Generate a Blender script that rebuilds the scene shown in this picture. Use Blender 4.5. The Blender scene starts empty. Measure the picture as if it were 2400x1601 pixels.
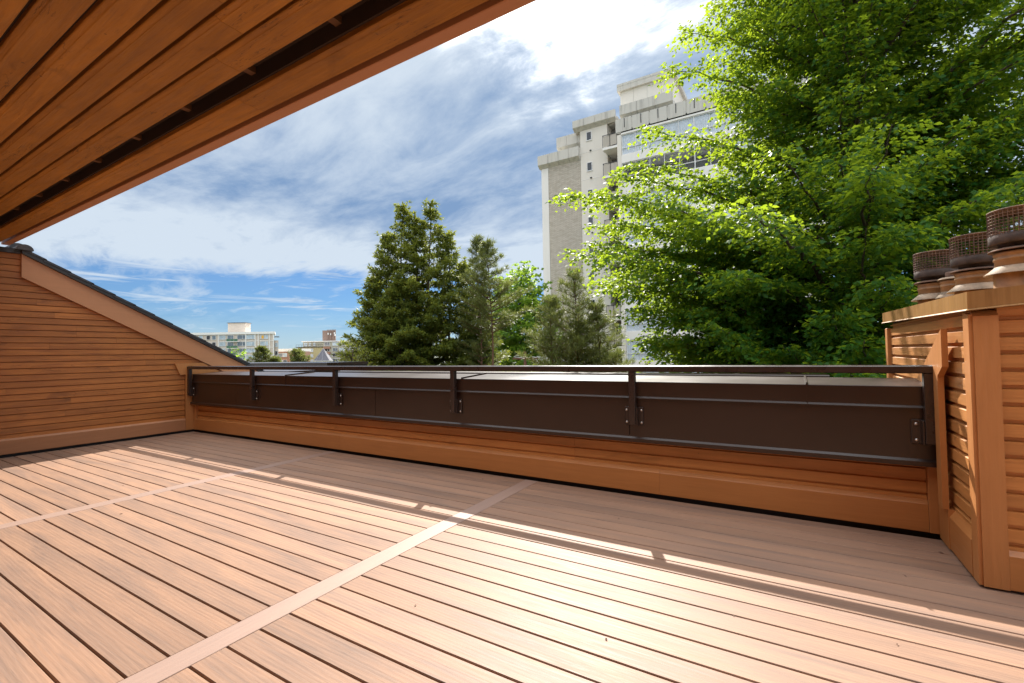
import bpy, math, random
import numpy as np
from mathutils import Vector, Matrix
C = bpy.context.scene.collection
S = bpy.context.scene
rad = math.radians

# ------------------------------------------------------------------ camera
def setup_camera():
    cam = bpy.data.cameras.new('camera'); o = bpy.data.objects.new('camera', cam); C.objects.link(o)
    yaw, pitch, roll = (rad(a) for a in (-31.01802189, 1.47325894, -1.00511389))
    cy, sy, cp, sp = math.cos(yaw), math.sin(yaw), math.cos(pitch), math.sin(pitch)
    fwd = Vector((sy * cp, cy * cp, sp)); right = Vector((cy, -sy, 0)); up = right.cross(fwd)
    r2 = right * math.cos(roll) + up * math.sin(roll); u2 = up * math.cos(roll) - right * math.sin(roll)
    m = Matrix((r2, u2, -fwd)).transposed().to_4x4(); m.translation = (0, 0, 1.227)
    o.matrix_world = m
    cam.sensor_width = 36; cam.lens = 1076.37 / 2400 * 36
    cam.clip_start = 0.05; cam.clip_end = 6000
    S.camera = o
setup_camera()

# ------------------------------------------------------------------ light
SUN_DIR = Vector((-0.44, 1.03, 1.0)).normalized()
SUN_EL = math.asin(SUN_DIR.z)
def setup_sun():
    l = bpy.data.lights.new('sun', 'SUN'); o = bpy.data.objects.new('sun', l); C.objects.link(o)
    l.energy = 4.2; l.angle = rad(0.5); l.color = (1.0, 0.945, 0.87)
    o.rotation_euler = (-SUN_DIR).to_track_quat('-Z', 'Y').to_euler()
setup_sun()
S.view_settings.view_transform = 'Standard'; S.view_settings.look = 'None'
S.view_settings.gamma = 1.0; S.view_settings.use_curve_mapping = False
S.view_settings.exposure = 1.45

# ------------------------------------------------------------------ node helper
class NT:
    def __init__(s, tree): s.t = tree; s.n = tree.nodes; s.l = tree.links
    def new(s, typ, **kw):
        n = s.n.new(typ)
        for k, v in kw.items():
            setattr(n, k, v)
        return n
    def link(s, a, b): s.l.new(a, b)
    def put(s, inp, v):
        if v is None: return
        if isinstance(v, bpy.types.NodeSocket): s.link(v, inp)
        else: inp.default_value = v
    def math(s, op, a, b=None, c=None, clamp=False):
        n = s.new('ShaderNodeMath', operation=op, use_clamp=clamp)
        s.put(n.inputs[0], a)
        if b is not None: s.put(n.inputs[1], b)
        if c is not None: s.put(n.inputs[2], c)
        return n.outputs[0]
    def vmath(s, op, a, b=None, scale=None):
        n = s.new('ShaderNodeVectorMath', operation=op)
        s.put(n.inputs[0], a)
        if b is not None: s.put(n.inputs[1], b)
        if scale is not None: s.put(n.inputs['Scale'], scale)
        return n.outputs['Value'] if op in ('DOT_PRODUCT', 'LENGTH', 'DISTANCE') else n.outputs[0]
    def noise(s, vec, scale=1, detail=4, rough=0.55, dist=0, dims='3D', w=None):
        n = s.new('ShaderNodeTexNoise', noise_dimensions=dims)
        if vec is not None: s.put(n.inputs['Vector'], vec)
        s.put(n.inputs['Scale'], scale); n.inputs['Detail'].default_value = detail
        n.inputs['Roughness'].default_value = rough; n.inputs['Distortion'].default_value = dist
        if w is not None: s.put(n.inputs['W'], w)
        return n.outputs[0]
    def ramp(s, f, stops, mode='LINEAR'):
        n = s.new('ShaderNodeValToRGB'); cr = n.color_ramp; cr.interpolation = mode
        while len(cr.elements) < len(stops): cr.elements.new(0.5)
        for e, (p, c) in zip(cr.elements, stops):
            e.position = p; e.color = (c, c, c, 1) if isinstance(c, (int, float)) else (*c, 1)
        s.put(n.inputs[0], f); return n.outputs[0]
    def mix(s, f, a, b, typ='MIX'):
        n = s.new('ShaderNodeMix', data_type='RGBA', blend_type=typ)
        s.put(n.inputs[0], f)
        s.put(n.inputs[6], (*a, 1) if isinstance(a, tuple) and len(a) == 3 else a)
        s.put(n.inputs[7], (*b, 1) if isinstance(b, tuple) and len(b) == 3 else b)
        return n.outputs[2]
    def maprange(s, v, a, b, c=0.0, d=1.0, smooth=False):
        n = s.new('ShaderNodeMapRange', clamp=True)
        if smooth: n.interpolation_type = 'SMOOTHSTEP'
        s.put(n.inputs[0], v)
        for i, x in zip((1, 2, 3, 4), (a, b, c, d)): s.put(n.inputs[i], x)
        return n.outputs[0]
    def mapping(s, vec, scale=(1, 1, 1), loc=(0, 0, 0)):
        n = s.new('ShaderNodeMapping'); s.put(n.inputs[0], vec)
        n.inputs['Scale'].default_value = scale; n.inputs['Location'].default_value = loc
        return n.outputs[0]
    def comb(s, x, y, z):
        n = s.new('ShaderNodeCombineXYZ'); s.put(n.inputs[0], x); s.put(n.inputs[1], y); s.put(n.inputs[2], z); return n.outputs[0]
    def sep(s, v):
        n = s.new('ShaderNodeSeparateXYZ'); s.put(n.inputs[0], v); return n.outputs
    def bump(s, h, strength=0.3, dist=0.01):
        n = s.new('ShaderNodeBump'); s.put(n.inputs['Height'], h)
        n.inputs['Strength'].default_value = strength; n.inputs['Distance'].default_value = dist
        return n.outputs[0]

# ------------------------------------------------------------------ sky
def setup_world():
    w = bpy.data.worlds.new('World'); S.world = w; w.use_nodes = True
    w.node_tree.nodes.clear(); n = NT(w.node_tree)
    out = n.new('ShaderNodeOutputWorld')
    sky = n.new('ShaderNodeTexSky', sky_type='NISHITA', sun_disc=False)
    sky.sun_elevation = SUN_EL; sky.sun_rotation = math.atan2(SUN_DIR.x, SUN_DIR.y)
    sky.air_density = 1.0; sky.dust_density = 0.3; sky.ozone_density = 3.0
    bs = n.new('ShaderNodeBackground'); n.put(bs.inputs[0], n.mix(1.0, sky.outputs[0], (0.36, 0.66, 1.0), 'MULTIPLY'))
    bs.inputs[1].default_value = 0.034
    d = n.new('ShaderNodeTexCoord').outputs['Generated']
    x, y, z = n.sep(d)
    zz = n.math('ADD', n.math('MAXIMUM', z, 0.0), 0.16)
    px = n.math('DIVIDE', x, zz); py = n.math('DIVIDE', y, zz)
    p = n.comb(px, py, 0.0)
    # domain-warped cloud sheet
    wv = n.noise(n.mapping(p, (0.6, 0.9, 1), (3.1, 7.3, 0)), 1.0, 3, 0.5)
    pw = n.vmath('ADD', p, n.comb(n.math('MULTIPLY', wv, 0.9), n.math('MULTIPLY', wv, -0.6), 0.0))
    big = n.noise(n.mapping(pw, (0.55, 0.95, 1), (1.7, 0.4, 0)), 1.0, 8, 0.56)
    fine = n.noise(n.mapping(pw, (2.2, 4.2, 1), (4.0, 2.0, 0)), 1.0, 8, 0.62)
    puff = n.noise(n.mapping(pw, (6.5, 9.5, 1), (1.0, 6.0, 0)), 1.0, 7, 0.65)
    f = n.math('ADD', n.math('MULTIPLY', big, 0.5), n.math('ADD', n.math('MULTIPLY', fine, 0.36), n.math('MULTIPLY', puff, 0.14)))
    # cover is thin and streaked low over the horizon, thick from about 12 degrees up
    el = n.maprange(z, 0.12, 0.23, -0.045, 0.24, True)
    cov = n.maprange(n.math('ADD', f, el), 0.43, 0.63, 0.0, 1.0, True)
    hz = n.maprange(z, 0.0, 0.12, 0.55, 0.12, True)
    stv = n.noise(n.mapping(d, (5.0, 5.0, 60.0), (2.0, 3.0, 1.0)), 1.0, 6, 0.6, 0.6)
    stk = n.math('MULTIPLY', n.maprange(stv, 0.47, 0.70, 0.0, 0.85, True), n.maprange(z, 0.26, 0.16, 0.0, 1.0, True))
    cov = n.math('MAXIMUM', n.math('MAXIMUM', cov, hz), stk)
    # tone of the cloud: dark bellies and white tops, white round the sun, unseen sky behind and overhead raised as added fill
    tone = n.noise(n.mapping(pw, (0.75, 1.25, 1), (9.2, 5.1, 0)), 1.0, 7, 0.55)
    t = n.maprange(n.math('ADD', n.math('MULTIPLY', tone, 0.52), n.math('ADD', n.math('MULTIPLY', fine, 0.30), n.math('MULTIPLY', puff, 0.18))), 0.32, 0.60, 0.0, 1.0, True)
    band = n.math('MULTIPLY', n.maprange(z, 0.22, 0.31, 0.0, 1.0, True), n.maprange(z, 0.46, 0.36, 0.0, 1.0, True))
    low = n.maprange(z, 0.30, 0.20, 0.0, 1.0, True)
    t = n.math('ADD', n.math('SUBTRACT', t, n.math('MULTIPLY', band, 0.15)), n.math('MULTIPLY', low, 0.35), None, True)
    cc = n.mix(t, (0.084, 0.133, 0.215), (0.255, 0.290, 0.328))
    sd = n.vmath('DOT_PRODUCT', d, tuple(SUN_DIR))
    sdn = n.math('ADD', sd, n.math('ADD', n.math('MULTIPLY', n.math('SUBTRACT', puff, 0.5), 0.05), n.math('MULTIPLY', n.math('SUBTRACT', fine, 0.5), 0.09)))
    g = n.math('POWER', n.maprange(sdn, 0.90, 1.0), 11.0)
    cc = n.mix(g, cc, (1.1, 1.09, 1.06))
    back_fill = n.maprange(sd, 0.35, -0.6, 0.0, 1.0, True)
    cc = n.mix(back_fill, cc, (0.62, 0.64, 0.67))  # unseen sky behind the camera brightened to fill surfaces facing it
    cc = n.mix(n.maprange(z, 0.62, 0.82, 0.0, 1.0, True), cc, (1.08, 1.09, 1.12))  # sky above the frame brightened to lift the shaded deck
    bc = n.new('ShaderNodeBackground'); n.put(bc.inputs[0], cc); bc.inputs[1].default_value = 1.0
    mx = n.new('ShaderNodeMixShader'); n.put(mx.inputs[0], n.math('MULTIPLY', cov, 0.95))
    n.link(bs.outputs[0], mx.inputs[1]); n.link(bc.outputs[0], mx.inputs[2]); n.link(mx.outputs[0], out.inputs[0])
setup_world()

# ------------------------------------------------------------------ materials
def new_mat(name):
    m = bpy.data.materials.new(name); m.use_nodes = True; m.node_tree.nodes.clear()
    n = NT(m.node_tree); out = n.new('ShaderNodeOutputMaterial'); b = n.new('ShaderNodeBsdfPrincipled')
    n.link(b.outputs[0], out.inputs[0]); return m, n, b, out

def wood(name, dark, light, axis='X', grain=1.0, rough=0.6, island=0.25, bump=0.25, knots=0.0, fine=90, crack=0.0):
    m, n, b, out = new_mat(name)
    co = n.new('ShaderNodeTexCoord').outputs['Object']
    isl = n.new('ShaderNodeNewGeometry').outputs['Random Per Island']
    off = n.vmath('ADD', co, n.comb(n.math('MULTIPLY', isl, 37.0), n.math('MULTIPLY', isl, 11.0), n.math('MULTIPLY', isl, 23.0)))
    sc = {'X': (1.6, 26, 26), 'Y': (26, 1.6, 26), 'Z': (26, 26, 1.6)}[axis]
    sf = {'X': (5, fine, fine), 'Y': (fine, 5, fine), 'Z': (fine, fine, 5)}[axis]
    g = n.noise(n.mapping(off, sc), 1.0, 6, 0.6, 0.8)
    h = n.noise(n.mapping(off, sf), 1.0, 3, 0.6, 0.4)
    blot = n.noise(off, 2.6, 4, 0.6)
    f = n.math('ADD', n.math('MULTIPLY', g, 0.55), n.math('MULTIPLY', h, 0.25))
    f = n.math('ADD', f, n.math('MULTIPLY', blot, 0.3))
    col = n.mix(n.maprange(f, 0.55 - 0.16 * 1.0, 0.55 + 0.16), dark, light)
    if knots:
        kn = n.noise(n.mapping(off, {'X': (2.2, 7, 7), 'Y': (7, 2.2, 7), 'Z': (7, 7, 2.2)}[axis]), 1.0, 3, 0.6, 0.5)
        col = n.mix(n.math('MULTIPLY', n.maprange(kn, 0.62, 0.74), knots), col, tuple(c * 0.42 for c in dark))
    if crack:
        cn = n.noise(n.mapping(off, {'X': (1.6, 16, 16), 'Y': (16, 1.6, 16), 'Z': (16, 16, 1.6)}[axis]), 1.0, 4, 0.6, 0.9)
        ln = n.maprange(n.math('ABSOLUTE', n.math('SUBTRACT', cn, 0.5)), 0.0, 0.011, 1.0, 0.0)
        wh = n.maprange(n.noise(off, 1.7, 2, 0.5), 0.52, 0.60)
        col = n.mix(n.math('MULTIPLY', n.math('MULTIPLY', ln, wh), crack), col, tuple(c * 0.25 for c in dark))
        sp = n.new('ShaderNodeTexVoronoi'); n.put(sp.inputs['Vector'], off); sp.inputs['Scale'].default_value = 7.0
        col = n.mix(n.math('MULTIPLY', n.maprange(sp.outputs['Distance'], 0.035, 0.055, 1.0, 0.0), crack * 0.9), col, tuple(c * 0.3 for c in dark))
    v = n.maprange(isl, 0, 1, 1 - island, 1 + island)
    hsv = n.new('ShaderNodeHueSaturation'); n.put(hsv.inputs['Value'], v); n.put(hsv.inputs['Color'], col)
    n.put(b.inputs['Base Color'], hsv.outputs[0])
    n.put(b.inputs['Roughness'], n.maprange(h, 0.3, 0.7, rough - 0.08, rough + 0.1))
    n.put(b.inputs['Normal'], n.bump(n.math('ADD', n.math('MULTIPLY', h, 0.6), n.math('MULTIPLY', g, 0.6)), bump * grain, 0.004))
    return m

def plain(name, col, rough=0.5, metallic=0.0, var=0.12, scale=6.0, bump=0.0, bscale=60, spec=0.5, var2=None):
    m, n, b, out = new_mat(name)
    co = n.new('ShaderNodeTexCoord').outputs['Object']
    f = n.noise(co, scale, 5, 0.6)
    lo = tuple(c * (1 - var) for c in col); hi = tuple(min(1, c * (1 + var)) for c in col)
    c = n.mix(n.maprange(f, 0.32, 0.68), lo, hi)
    n.put(b.inputs['Base Color'], c)
    n.put(b.inputs['Roughness'], n.maprange(f, 0.3, 0.7, max(0, rough - 0.06), min(1, rough + 0.06)))
    b.inputs['Metallic'].default_value = metallic; b.inputs['Specular IOR Level'].default_value = spec
    if bump: n.put(b.inputs['Normal'], n.bump(n.noise(co, bscale, 4, 0.6), bump, 0.005))
    return m

def deck_mat(name, axis='X', light=1.0):
    m, n, b, out = new_mat(name)
    co = n.new('ShaderNodeTexCoord').outputs['Object']
    isl = n.new('ShaderNodeNewGeometry').outputs['Random Per Island']
    if axis == 'Y':
        xx, yy, zz = n.sep(co); co = n.comb(yy, xx, zz)
    off = n.vmath('ADD', co, n.comb(n.math('MULTIPLY', isl, 53.0), n.math('MULTIPLY', isl, 17.0), 0.0))
    a = n.noise(n.mapping(off, (0.9, 9, 1)), 1.0, 5, 0.6, 0.6)
    s1 = n.noise(n.mapping(off, (2.5, 60, 1)), 1.0, 4, 0.65, 1.2)
    s2 = n.noise(n.mapping(off, (10, 230, 1)), 1.0, 3, 0.6, 0.3)
    swirl = n.noise(n.mapping(off, (3.2, 16, 1)), 1.0, 2, 0.5, 1.5)
    f = n.math('ADD', n.math('MULTIPLY', a, 0.6), n.math('MULTIPLY', s1, 0.4))
    col = n.mix(n.maprange(f, 0.37, 0.63), (0.205, 0.136, 0.102), (0.330, 0.194, 0.124))
    col = n.mix(n.math('MULTIPLY', n.maprange(s1, 0.58, 0.80), 0.35), col, (0.145, 0.118, 0.104))
    col = n.mix(n.math('MULTIPLY', n.maprange(s2, 0.55, 0.75), 0.22), col, (0.15, 0.10, 0.075))
    hsv = n.new('ShaderNodeHueSaturation'); n.put(hsv.inputs['Value'], n.maprange(isl, 0, 1, 0.88, 1.12)); n.put(hsv.inputs['Color'], col)
    if light != 1.0: hsv.inputs['Saturation'].default_value = 0.85; n.put(hsv.inputs['Color'], n.mix(0.6, col, (0.30, 0.180, 0.132)))
    n.put(b.inputs['Base Color'], hsv.outputs[0])
    n.put(b.inputs['Roughness'], n.maprange(s1, 0.3, 0.7, 0.46, 0.60)); b.inputs['Specular IOR Level'].default_value = 0.19 if light == 1.0 else 0.36
    # embossed cathedral grain: thin raised rings
    wv = n.new('ShaderNodeTexWave', wave_type='RINGS', rings_direction='Z')
    n.put(wv.inputs['Vector'], n.mapping(off, (0.55, 5.5, 1))); wv.inputs['Scale'].default_value = 3.0
    wv.inputs['Distortion'].default_value = 5.0; wv.inputs['Detail'].default_value = 2
    h = n.math('ADD', n.math('MULTIPLY', wv.outputs[1], 0.35), n.math('MULTIPLY', s2, 0.8))
    n.put(b.inputs['Normal'], n.bump(n.math('ADD', h, n.math('MULTIPLY', s1, 0.5)), 0.32, 0.0025))
    return m

def leaf_mat(name, dark, light, trans, tfac=0.45, rough=0.45, spec=0.4):
    m, n, b, out = new_mat(name)
    isl = n.new('ShaderNodeNewGeometry').outputs['Random Per Island']
    co = n.new('ShaderNodeTexCoord').outputs['Object']
    cl = n.noise(co, 0.9, 3, 0.5)
    f = n.math('ADD', n.math('MULTIPLY', isl, 0.6), n.math('MULTIPLY', n.maprange(cl, 0.35, 0.65), 0.4))
    n.put(b.inputs['Base Color'], n.mix(f, dark, light)); b.inputs['Roughness'].default_value = rough
    b.inputs['Specular IOR Level'].default_value = spec
    tr = n.new('ShaderNodeBsdfTranslucent')
    n.put(tr.inputs[0], n.mix(f, tuple(c * 0.75 for c in trans), trans))
    mx = n.new('ShaderNodeMixShader'); mx.inputs[0].default_value = tfac
    n.link(b.outputs[0], mx.inputs[1]); n.link(tr.outputs[0], mx.inputs[2]); n.link(mx.outputs[0], out.inputs[0])
    return m

def concrete(name, col, streak=0.6, scale=1.0):
    """painted concrete with run-down rain streaks and blotches"""
    m, n, b, out = new_mat(name)
    co = n.new('ShaderNodeTexCoord').outputs['Object']
    st = n.noise(n.mapping(co, (3.2 * scale, 3.2 * scale, 0.22 * scale)), 1.0, 5, 0.65)
    bl = n.noise(co, 0.7 * scale, 5, 0.6)
    c = n.mix(n.math('MULTIPLY', n.maprange(st, 0.50, 0.70), streak), col, tuple(x * 0.42 for x in col))
    c = n.mix(n.math('MULTIPLY', n.maprange(bl, 0.40, 0.7), 0.25), c, tuple(x * 0.8 for x in col))
    n.put(b.inputs['Base Color'], c); b.inputs['Roughness'].default_value = 0.85
    n.put(b.inputs['Normal'], n.bump(n.noise(co, 12 * scale, 4, 0.6), 0.15, 0.02))
    return m

def brick_mat(name):
    m, n, b, out = new_mat(name)
    co = n.new('ShaderNodeTexCoord').outputs['Object']
    x, y, z = n.sep(co)
    t = n.new('ShaderNodeTexBrick'); n.put(t.inputs['Vector'], n.comb(x, z, 0.0))
    t.inputs['Scale'].default_value = 1.0; t.inputs['Brick Width'].default_value = 0.34; t.inputs['Row Height'].default_value = 0.105
    t.inputs['Mortar Size'].default_value = 0.018; t.inputs['Mortar Smooth'].default_value = 0.3
    t.inputs['Color1'].default_value = (0.62, 0.57, 0.49, 1); t.inputs['Color2'].default_value = (0.44, 0.39, 0.32, 1)
    t.inputs['Mortar'].default_value = (0.24, 0.205, 0.165, 1); t.inputs['Bias'].default_value = -0.25
    n.put(b.inputs['Base Color'], t.outputs[0]); b.inputs['Roughness'].default_value = 0.85
    n.put(b.inputs['Normal'], n.bump(n.math('SUBTRACT', 1.0, t.outputs[1]), 0.5, 0.02))
    return m

def glass_mat(name, tint=(0.55, 0.62, 0.68), rough=0.03, see=0.5):
    m, n, b, out = new_mat(name)
    b.inputs['Base Color'].default_value = (0.03, 0.04, 0.05, 1); b.inputs['Roughness'].default_value = rough
    b.inputs['Specular IOR Level'].default_value = 1.0
    tr = n.new('ShaderNodeBsdfTransparent'); tr.inputs[0].default_value = (*tint, 1)
    mx = n.new('ShaderNodeMixShader'); mx.inputs[0].default_value = see
    n.link(b.outputs[0], mx.inputs[1]); n.link(tr.outputs[0], mx.inputs[2]); n.link(mx.outputs[0], out.inputs[0])
    return m

M = {}
M['deck'] = deck_mat('composite_decking'); M['deck_border'] = deck_mat('pale_composite_border', 'Y', 1.2)
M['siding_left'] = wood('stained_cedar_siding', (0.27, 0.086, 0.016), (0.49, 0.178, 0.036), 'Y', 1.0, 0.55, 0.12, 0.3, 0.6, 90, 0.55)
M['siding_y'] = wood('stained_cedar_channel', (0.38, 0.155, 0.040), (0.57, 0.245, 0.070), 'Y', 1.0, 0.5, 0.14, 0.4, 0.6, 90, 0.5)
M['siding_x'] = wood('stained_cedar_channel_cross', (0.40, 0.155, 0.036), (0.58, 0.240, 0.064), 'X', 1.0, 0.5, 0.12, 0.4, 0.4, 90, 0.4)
M['trim_y'] = wood('solid_stain_trim', (0.33, 0.145, 0.062), (0.40, 0.178, 0.078), 'Y', 1.0, 0.55, 0.05, 0.4)
M['trim_x'] = wood('solid_stain_trim_cross', (0.41, 0.160, 0.044), (0.49, 0.198, 0.056), 'X', 1.0, 0.36, 0.05, 0.3)
M['trim_z'] = wood('solid_stain_trim_upright', (0.42, 0.168, 0.048), (0.50, 0.208, 0.062), 'Z', 1.0, 0.5, 0.05, 0.4)
M['trim_cross'] = wood('solid_stain_trim_chase', (0.41, 0.160, 0.044), (0.49, 0.198, 0.056), 'Y', 1.0, 0.5, 0.05, 0.4)
M['fascia'] = wood('smooth_fascia_paint', (0.46, 0.215, 0.100), (0.51, 0.240, 0.112), 'X', 0.4, 0.5, 0.04, 0.15)
M['barge'] = wood('smooth_barge_paint', (0.46, 0.215, 0.100), (0.51, 0.240, 0.112), 'Y', 0.4, 0.5, 0.04, 0.15)
M['soffit'] = wood('rough_sawn_soffit', (0.25, 0.100, 0.008), (0.43, 0.182, 0.018), 'X', 2.2, 0.62, 0.10, 1.0, 0.5, 38, 0.8)
M['soffit_smooth'] = wood('planed_soffit_edge', (0.25, 0.105, 0.022), (0.31, 0.132, 0.030), 'X', 0.5, 0.5, 0.05, 0.2)
M['block'] = plain('shade_toned_block', (0.13, 0.055, 0.018), 0.7)  # blocks coloured darker to stand for the dimness up in the slot
M['cavity'] = plain('cavity_shade_tone', (0.035, 0.018, 0.010), 0.9)  # near-black colour stands in for shade inside gaps, grooves and slots
M['membrane'] = plain('black_membrane', (0.012, 0.012, 0.013), 0.6)
M['metal'] = plain('dark_brown_coping_metal', (0.025, 0.0115, 0.0072), 0.32, 0.0, 0.15, 0.9, 0.25, 1.3, 0.55)
M['rail'] = plain('dark_brown_rail_metal', (0.030, 0.018, 0.0145), 0.30, 0.0, 0.06, 8.0, 0.02, 200, 0.5)
M['bolt'] = plain('zinc_bolt', (0.62, 0.58, 0.54), 0.3, 0.9)
M['shingle'] = plain('dark_slate_shingle', (0.050, 0.052, 0.058), 0.75, 0.0, 0.35, 18, 0.4, 120)
M['drip'] = plain('charcoal_drip_edge', (0.035, 0.036, 0.038), 0.5)
M['capmetal'] = wood('weathered_tan_cap_metal', (0.235, 0.112, 0.030), (0.375, 0.195, 0.058), 'Z', 0.2, 0.42, 0.05, 0.08, 0.5)
M['rust'] = plain('rusted_steel', (0.15, 0.085, 0.055), 0.75, 0.2, 0.55, 14, 0.3, 80)
M['rust_dark'] = plain('sooty_rusted_steel', (0.070, 0.048, 0.038), 0.75, 0.2, 0.5, 14, 0.3, 80)
M['flue'] = plain('tan_painted_flue', (0.31, 0.165, 0.070), 0.5, 0.0, 0.3, 10, 0.1, 60)
M['flash'] = plain('galvanised_flashing', (0.31, 0.225, 0.15), 0.55, 0.25, 0.5, 9, 0.1, 40)
M['white'] = plain('white_enamel', (0.80, 0.80, 0.78), 0.3)
M['lampglass'] = plain('frosted_lamp_glass', (0.60, 0.60, 0.58), 0.2)
M['bark'] = wood('tree_bark', (0.045, 0.033, 0.024), (0.12, 0.088, 0.062), 'Z', 1.4, 0.9, 0.0, 0.8)
M['bark_pine'] = wood('pine_bark', (0.085, 0.048, 0.028), (0.19, 0.105, 0.060), 'Z', 1.4, 0.9, 0.0, 0.8)
M['leaf_big'] = leaf_mat('beech_leaf', (0.006, 0.048, 0.009), (0.024, 0.115, 0.016), (0.50, 0.66, 0.030), 0.43, 0.5, 0.22)
M['leaf_lime'] = leaf_mat('lime_green_leaf', (0.050, 0.120, 0.016), (0.095, 0.20, 0.025), (0.38, 0.56, 0.05), 0.5)
M['leaf_bush'] = leaf_mat('yellow_green_leaf', (0.075, 0.105, 0.014), (0.15, 0.17, 0.022), (0.42, 0.44, 0.05), 0.4)
M['needle_dark'] = leaf_mat('dark_conifer_needle', (0.050, 0.095, 0.016), (0.165, 0.200, 0.034), (0.36, 0.40, 0.05), 0.34, 0.55, 0.3)
M['needle_pine'] = leaf_mat('pine_needle', (0.050, 0.076, 0.021), (0.130, 0.155, 0.046), (0.30, 0.34, 0.07), 0.32, 0.5, 0.35)
M['render'] = concrete('cream_render', (0.72, 0.68, 0.61), 0.08, 0.6)
M['cornice'] = concrete('stained_concrete', (0.56, 0.54, 0.49), 0.6, 1.0)
M['spandrel'] = concrete('pale_spandrel', (0.80, 0.78, 0.74), 0.12, 0.6)
M['balcony_panel'] = concrete('beige_balcony_panel', (0.46, 0.42, 0.36), 0.3, 1.0)
M['brick'] = brick_mat('buff_brick')
M['glass'] = glass_mat('window_glass', (0.96, 0.98, 1.0), 0.03, 0.92)
M['glass_dark'] = glass_mat('dark_window_glass', (0.3, 0.33, 0.36), 0.03, 0.25)
M['curtain'] = plain('white_curtain', (0.82, 0.84, 0.86), 0.9)
M['room'] = plain('room_interior', (0.26, 0.24, 0.22), 0.9)
M['roomdark'] = plain('dim_room_interior', (0.05, 0.05, 0.055), 0.9)
M['alu'] = plain('pale_window_frame', (0.70, 0.70, 0.69), 0.4)
M['iron'] = plain('black_iron_rail', (0.03, 0.03, 0.03), 0.5)
M['beige'] = concrete('beige_precast', (0.58, 0.50, 0.42), 0.1, 0.15)
M['ochre'] = concrete('ochre_render', (0.46, 0.41, 0.22), 0.12, 0.15)
M['greygreen'] = concrete('grey_green_render', (0.40, 0.39, 0.31), 0.1, 0.15)
M['brown_brick'] = concrete('brown_block', (0.26, 0.18, 0.145), 0.3, 0.4)
M['green'] = plain('green_balcony_panel', (0.07, 0.16, 0.10), 0.5)
M['winblue'] = plain('sky_reflecting_pane', (0.10, 0.13, 0.16), 0.08, 0.0, 0.4, 0.25, 0, 1, 1.0)
M['winpale'] = plain('curtained_pane', (0.42, 0.50, 0.55), 0.2, 0.0, 0.3, 0.35)
M['orange'] = plain('orange_blind', (0.80, 0.42, 0.05), 0.7)
M['redbrick'] = plain('red_brick_wall', (0.34, 0.19, 0.13), 0.9)
M['zincroof'] = plain('grey_standing_seam', (0.10, 0.10, 0.12), 0.6, 0.0, 0.15, 1.0)
M['zincseam'] = plain('pale_seam', (0.36, 0.36, 0.40), 0.6)
M['ground'] = plain('street_ground', (0.07, 0.085, 0.05), 0.95, 0, 0.5, 0.08, 0.2, 3)
M['roofmembrane'] = plain('grey_roof_membrane', (0.16, 0.155, 0.15), 0.8, 0, 0.25, 0.8, 0.2, 30)

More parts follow.
